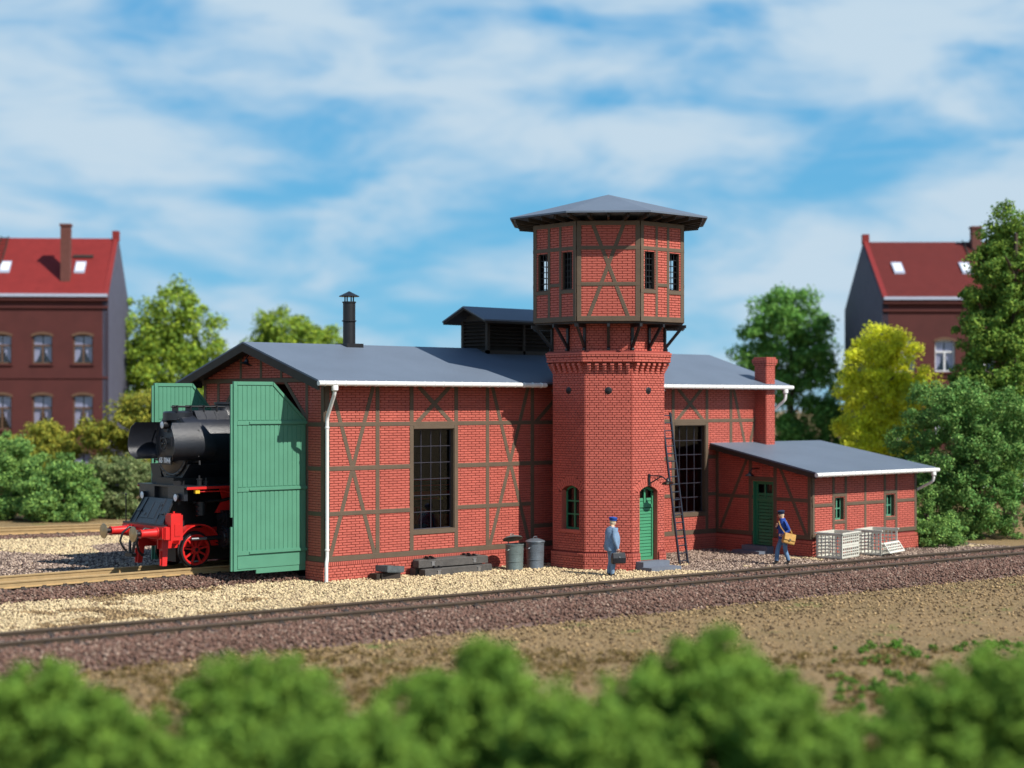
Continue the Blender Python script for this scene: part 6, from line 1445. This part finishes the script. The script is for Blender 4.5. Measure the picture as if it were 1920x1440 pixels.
tree('yellow-green autumn tree in front of the right town house', 1656, 76, 7.5, .2, [(5, 7.8, 1.0, 1.0), (-22, 7.0, 1.15, 1.1), (28, 6.9, 1.1, 1.2), (52, 5.7, 1.0, 1.2), (-30, 5.4, 1.2, 1.3), (15, 5.2, 1.4, 1.3), (-38, 3.6, 1.3, 1.3), (15, 3.4, 1.5, 1.3), (-45, 2.2, 1.2, .9)], LF['yellow'], 170, 150, .42, .085)
tree('tall green tree cut by the right edge, highest of all trees', 1893, 72, 12.5, .28, [(-5, 13.0, .7, 1.0), (10, 12.0, 1.0, 1.1), (-30, 11.2, .9, .9), (30, 10.8, 1.2, 1.1), (-42, 9.5, 1.1, .8), (10, 9.4, 1.3, 1.1), (-52, 8.2, 1.2, .9), (20, 8.0, 1.4, 1.1), (-30, 7.0, 1.4, 1.0), (-75, 6.4, 1.0, .7), (30, 6.3, 1.5, 1.2), (-40, 5.3, 1.6, 1.1), (40, 4.6, 1.6, 1.3), (-10, 3.5, 1.8, 1.4), (-15, 12.2, .9, .9), (5, 10.6, 1.4, 1.2), (-10, 8.7, 1.5, 1.2)], LF['tallg'], 330, 150, .36, .085)
tree('large dark green bush behind the annex, nearest the right edge', 1830, 66.5, 4.5, .18, [(-20, 5.4, 1.1, .9), (30, 4.9, 1.3, 1.0), (70, 4.4, 1.3, 1.1), (-70, 4.9, 1.0, .9), (-40, 3.8, 1.5, 1.2), (35, 3.3, 1.6, 1.3), (80, 2.6, 1.5, 1.3), (-60, 2.4, 1.5, 1.2), (0, 1.6, 1.9, 1.2), (60, 1.1, 1.6, 1.0)], LF['dark'], 290, 150, .34, .07, name='large_bush', cat='bush', group='bushes on the right')
tree('dark green bush between the yellow tree and the annex roof', 1745, 69, 4, .15, [(-10, 5.2, 1.0, .8), (15, 4.4, 1.2, 1.0), (-30, 3.5, 1.2, 1.1), (20, 2.8, 1.4, 1.2), (0, 1.4, 1.5, 1.0)], LF['dark'], 150, 140, .34, .07, name='large_bush', cat='bush', group='bushes on the right')
tree('low yellowish green bush at the right corner of the annex', 1742, 62.5, 1.5, .08, [(-8, 1.8, .55, .55), (-18, 1.0, .6, .6), (18, .9, .65, .55), (36, .55, .5, .4), (0, .5, .8, .45)], LF['bush'], 95, 120, .22, .055, name='low_bush', cat='bush', group='bushes on the right', limbs=4)
# left hand side
tree('green bush at the far left edge beyond the far track', 20, 77, 3, .12, [(-30, 3.0, 1.0, .9), (10, 2.6, 1.1, .9), (25, 2.9, .7, .7), (-20, 1.5, 1.4, 1.1), (30, 1.3, 1.3, 1.0)], LF['bush'], 120, 140, .36, .08, name='leafy_bush', cat='bush', group='bushes behind the far track')
tree('bright green bush in the middle of the left row', 110, 76, 2.6, .12, [(-15, 2.4, 1.0, .8), (25, 2.1, 1.0, .8), (-35, 1.5, 1.1, .9), (15, 1.1, 1.3, .9), (45, 1.4, .9, .8), (-10, .7, 1.5, .7)], LF['bush'], 130, 140, .34, .08, name='leafy_bush', cat='bush', group='bushes behind the far track')
tree('dusty green bush just left of the locomotive', 208, 78, 2.2, .12, [(-5, 2.0, 1.1, .9), (28, 1.8, 1.0, .9), (55, 1.7, 1.0, 1.0), (5, .9, 1.5, .8), (50, .8, 1.3, .8)], LF['dusty'], 110, 140, .34, .08, name='leafy_bush', cat='bush', group='bushes behind the far track')
tree('olive yellow shrub tree rising behind the smoke deflector', 250, 82, 4.5, .14, [(30, 5.0, 1.2, 1.0), (-5, 4.2, 1.3, .9), (-50, 3.7, 1.1, .8), (60, 4.3, 1.3, 1.2), (-80, 3.8, .8, .5), (0, 2.8, 1.8, 1.1), (70, 2.4, 1.6, 1.2), (110, 3.6, 1.6, 1.4)], LF['olive'], 150, 140, .42, .09, name='shrub_tree', cat='tree', group='olive shrubs behind the row')
tree('small olive shrub peeping above the green row in front of the house', 70, 83, 3.2, .12, [(-10, 3.5, .9, .7), (15, 3.7, .7, .7), (40, 2.9, .9, .7), (0, 2.2, 1.6, .9)], LF['olive'], 60, 140, .40, .09, name='shrub_tree', cat='tree', group='olive shrubs behind the row')
# foreground hedge of separate bushes, out of focus
FG = [('foreground bush at the lower left corner', 40, 18.0, [(-60, 2.15, .55, .35), (30, 2.35, .40, .38), (90, 2.1, .50, .4), (-20, 1.7, .8, .5), (60, 1.4, .9, .6), (0, .8, 1.1, .7)]),
      ('low foreground bush left of the gap where sandy ground shows', 235, 16.5, [(-60, 2.3, .4, .32), (10, 2.0, .45, .34), (60, 2.05, .4, .32), (-30, 1.6, .7, .45), (40, 1.3, .8, .5), (0, .7, 1.0, .6)]),
      ('rounded foreground bush left of the middle', 470, 18.0, [(-30, 2.45, .35, .3), (-70, 2.2, .45, .36), (20, 2.35, .5, .40), (80, 2.2, .5, .4), (-20, 1.75, .8, .5), (60, 1.6, .8, .5), (0, .9, 1.1, .7)]),
      ('foreground bush in front of the rounded one, left of the picture centre', 640, 16.0, [(-50, 2.2, .4, .32), (10, 2.1, .45, .36), (60, 2.15, .4, .36), (0, 1.6, .7, .5), (0, .8, 1.0, .6)]),
      ('foreground bush with a pointed tip below the tower', 880, 17.5, [(48, 2.75, .22, .26), (15, 2.6, .34, .3), (-40, 2.42, .34, .3), (-90, 2.2, .45, .4), (60, 2.25, .5, .45), (0, 1.7, .9, .5), (0, .9, 1.1, .7)]),
      ('low foreground bush right of the pointed one', 1080, 16.3, [(-40, 2.35, .4, .32), (20, 2.2, .4, .36), (60, 2.3, .4, .32), (0, 1.65, .8, .5), (0, .9, 1.0, .6)]),
      ('highest foreground bush, right of the picture centre', 1320, 17.8, [(-60, 2.62, .32, .3), (25, 2.72, .34, .32), (-20, 2.45, .5, .4), (70, 2.45, .4, .36), (-100, 2.3, .45, .4), (120, 2.2, .4, .4), (0, 1.8, .9, .5), (30, 1.0, 1.1, .7)]),
      ('low foreground bush right of the highest one', 1540, 16.8, [(-70, 2.15, .4, .35), (-10, 2.0, .45, .34), (60, 2.0, .4, .34), (0, 1.5, .8, .5), (0, .8, 1.0, .6)]),
      ('foreground bush cut by the right edge', 1800, 17.5, [(-60, 2.15, .45, .35), (10, 2.35, .45, .35), (70, 2.45, .5, .4), (120, 2.4, .5, .4), (0, 1.7, .9, .5), (60, 1.1, 1.1, .7)]),
      ('lowest bush in the very front, left half', 330, 13.6, [(-130, 1.85, .5, .3), (-40, 1.75, .5, .3), (60, 1.85, .5, .32), (150, 1.9, .45, .3), (0, 1.2, 1.1, .5), (0, .6, 1.2, .5)]),
      ('lowest bush in the very front, below the picture centre', 900, 13.6, [(-170, 1.95, .5, .34), (-60, 2.0, .5, .3), (60, 1.95, .5, .32), (160, 1.95, .5, .34), (0, 1.3, 1.2, .5), (0, .6, 1.2, .5)]),
      ('lowest bush in the very front, right half', 1480, 13.6, [(-190, 1.98, .5, .34), (-60, 1.85, .5, .3), (60, 1.85, .5, .32), (190, 1.9, .5, .34), (300, 1.9, .5, .34), (0, 1.2, 1.3, .5), (150, .6, 1.2, .5)])]
for lb, px, d_, sp in FG:
    sp = [(q[0], q[1] - .14, q[2]*1.08, q[3]) for q in sp]; sp += [(q[0] + 25, q[1] - .32, q[2]*1.1, q[3]) for q in sp[:5]]
    tree(lb + ', blurred green', px, d_, 1.5, .06, sp, LF['fore'], 470, 90, .13, .042, name='foreground_bush', cat='bush', group='bushes along the front edge', limbs=3)
# weeds on the sandy strip
wd = thing('weed_patch', (7, -17, 0), 'low green weeds scattered on the sand at the right', 'weeds'); bpy.data.objects.remove(wd)
ell = []
for k in range(120):
    c = cam_point(random.uniform(1560, 1930), random.uniform(27, 37)); ell.append((c.x, c.y, .03, .16, .16, .07))
for k in range(30):
    c = cam_point(random.uniform(100, 1500), random.uniform(27, 45)); ell.append((c.x, c.y, .02, .07, .07, .04))
o = foliage(None, ell, 330, 60, .07, .035, leafmat('weed_leaves', (.10, .26, .035), (.16, .24, .05)), zmin=-.02); o.name = 'ground_cover'; o['kind'] = 'stuff'; o['label'] = 'low green weeds scattered over the sandy strip, mostly at the right'
# dry flock on the sandy strip
ell = []
for k in range(1100):
    c = cam_point(random.uniform(-100, 2050), random.uniform(24, 36)); ell.append((c.x, c.y, .0, .35, .35, .04))
o = foliage(None, ell, 4200, 30, .11, .03, leafmat('dry_grass', (.22, .15, .055), (.15, .115, .04)), zmin=-.02); o.name = 'dry_grass'; o['kind'] = 'stuff'; o['label'] = 'dry olive brown grass tufts on the sandy strip'
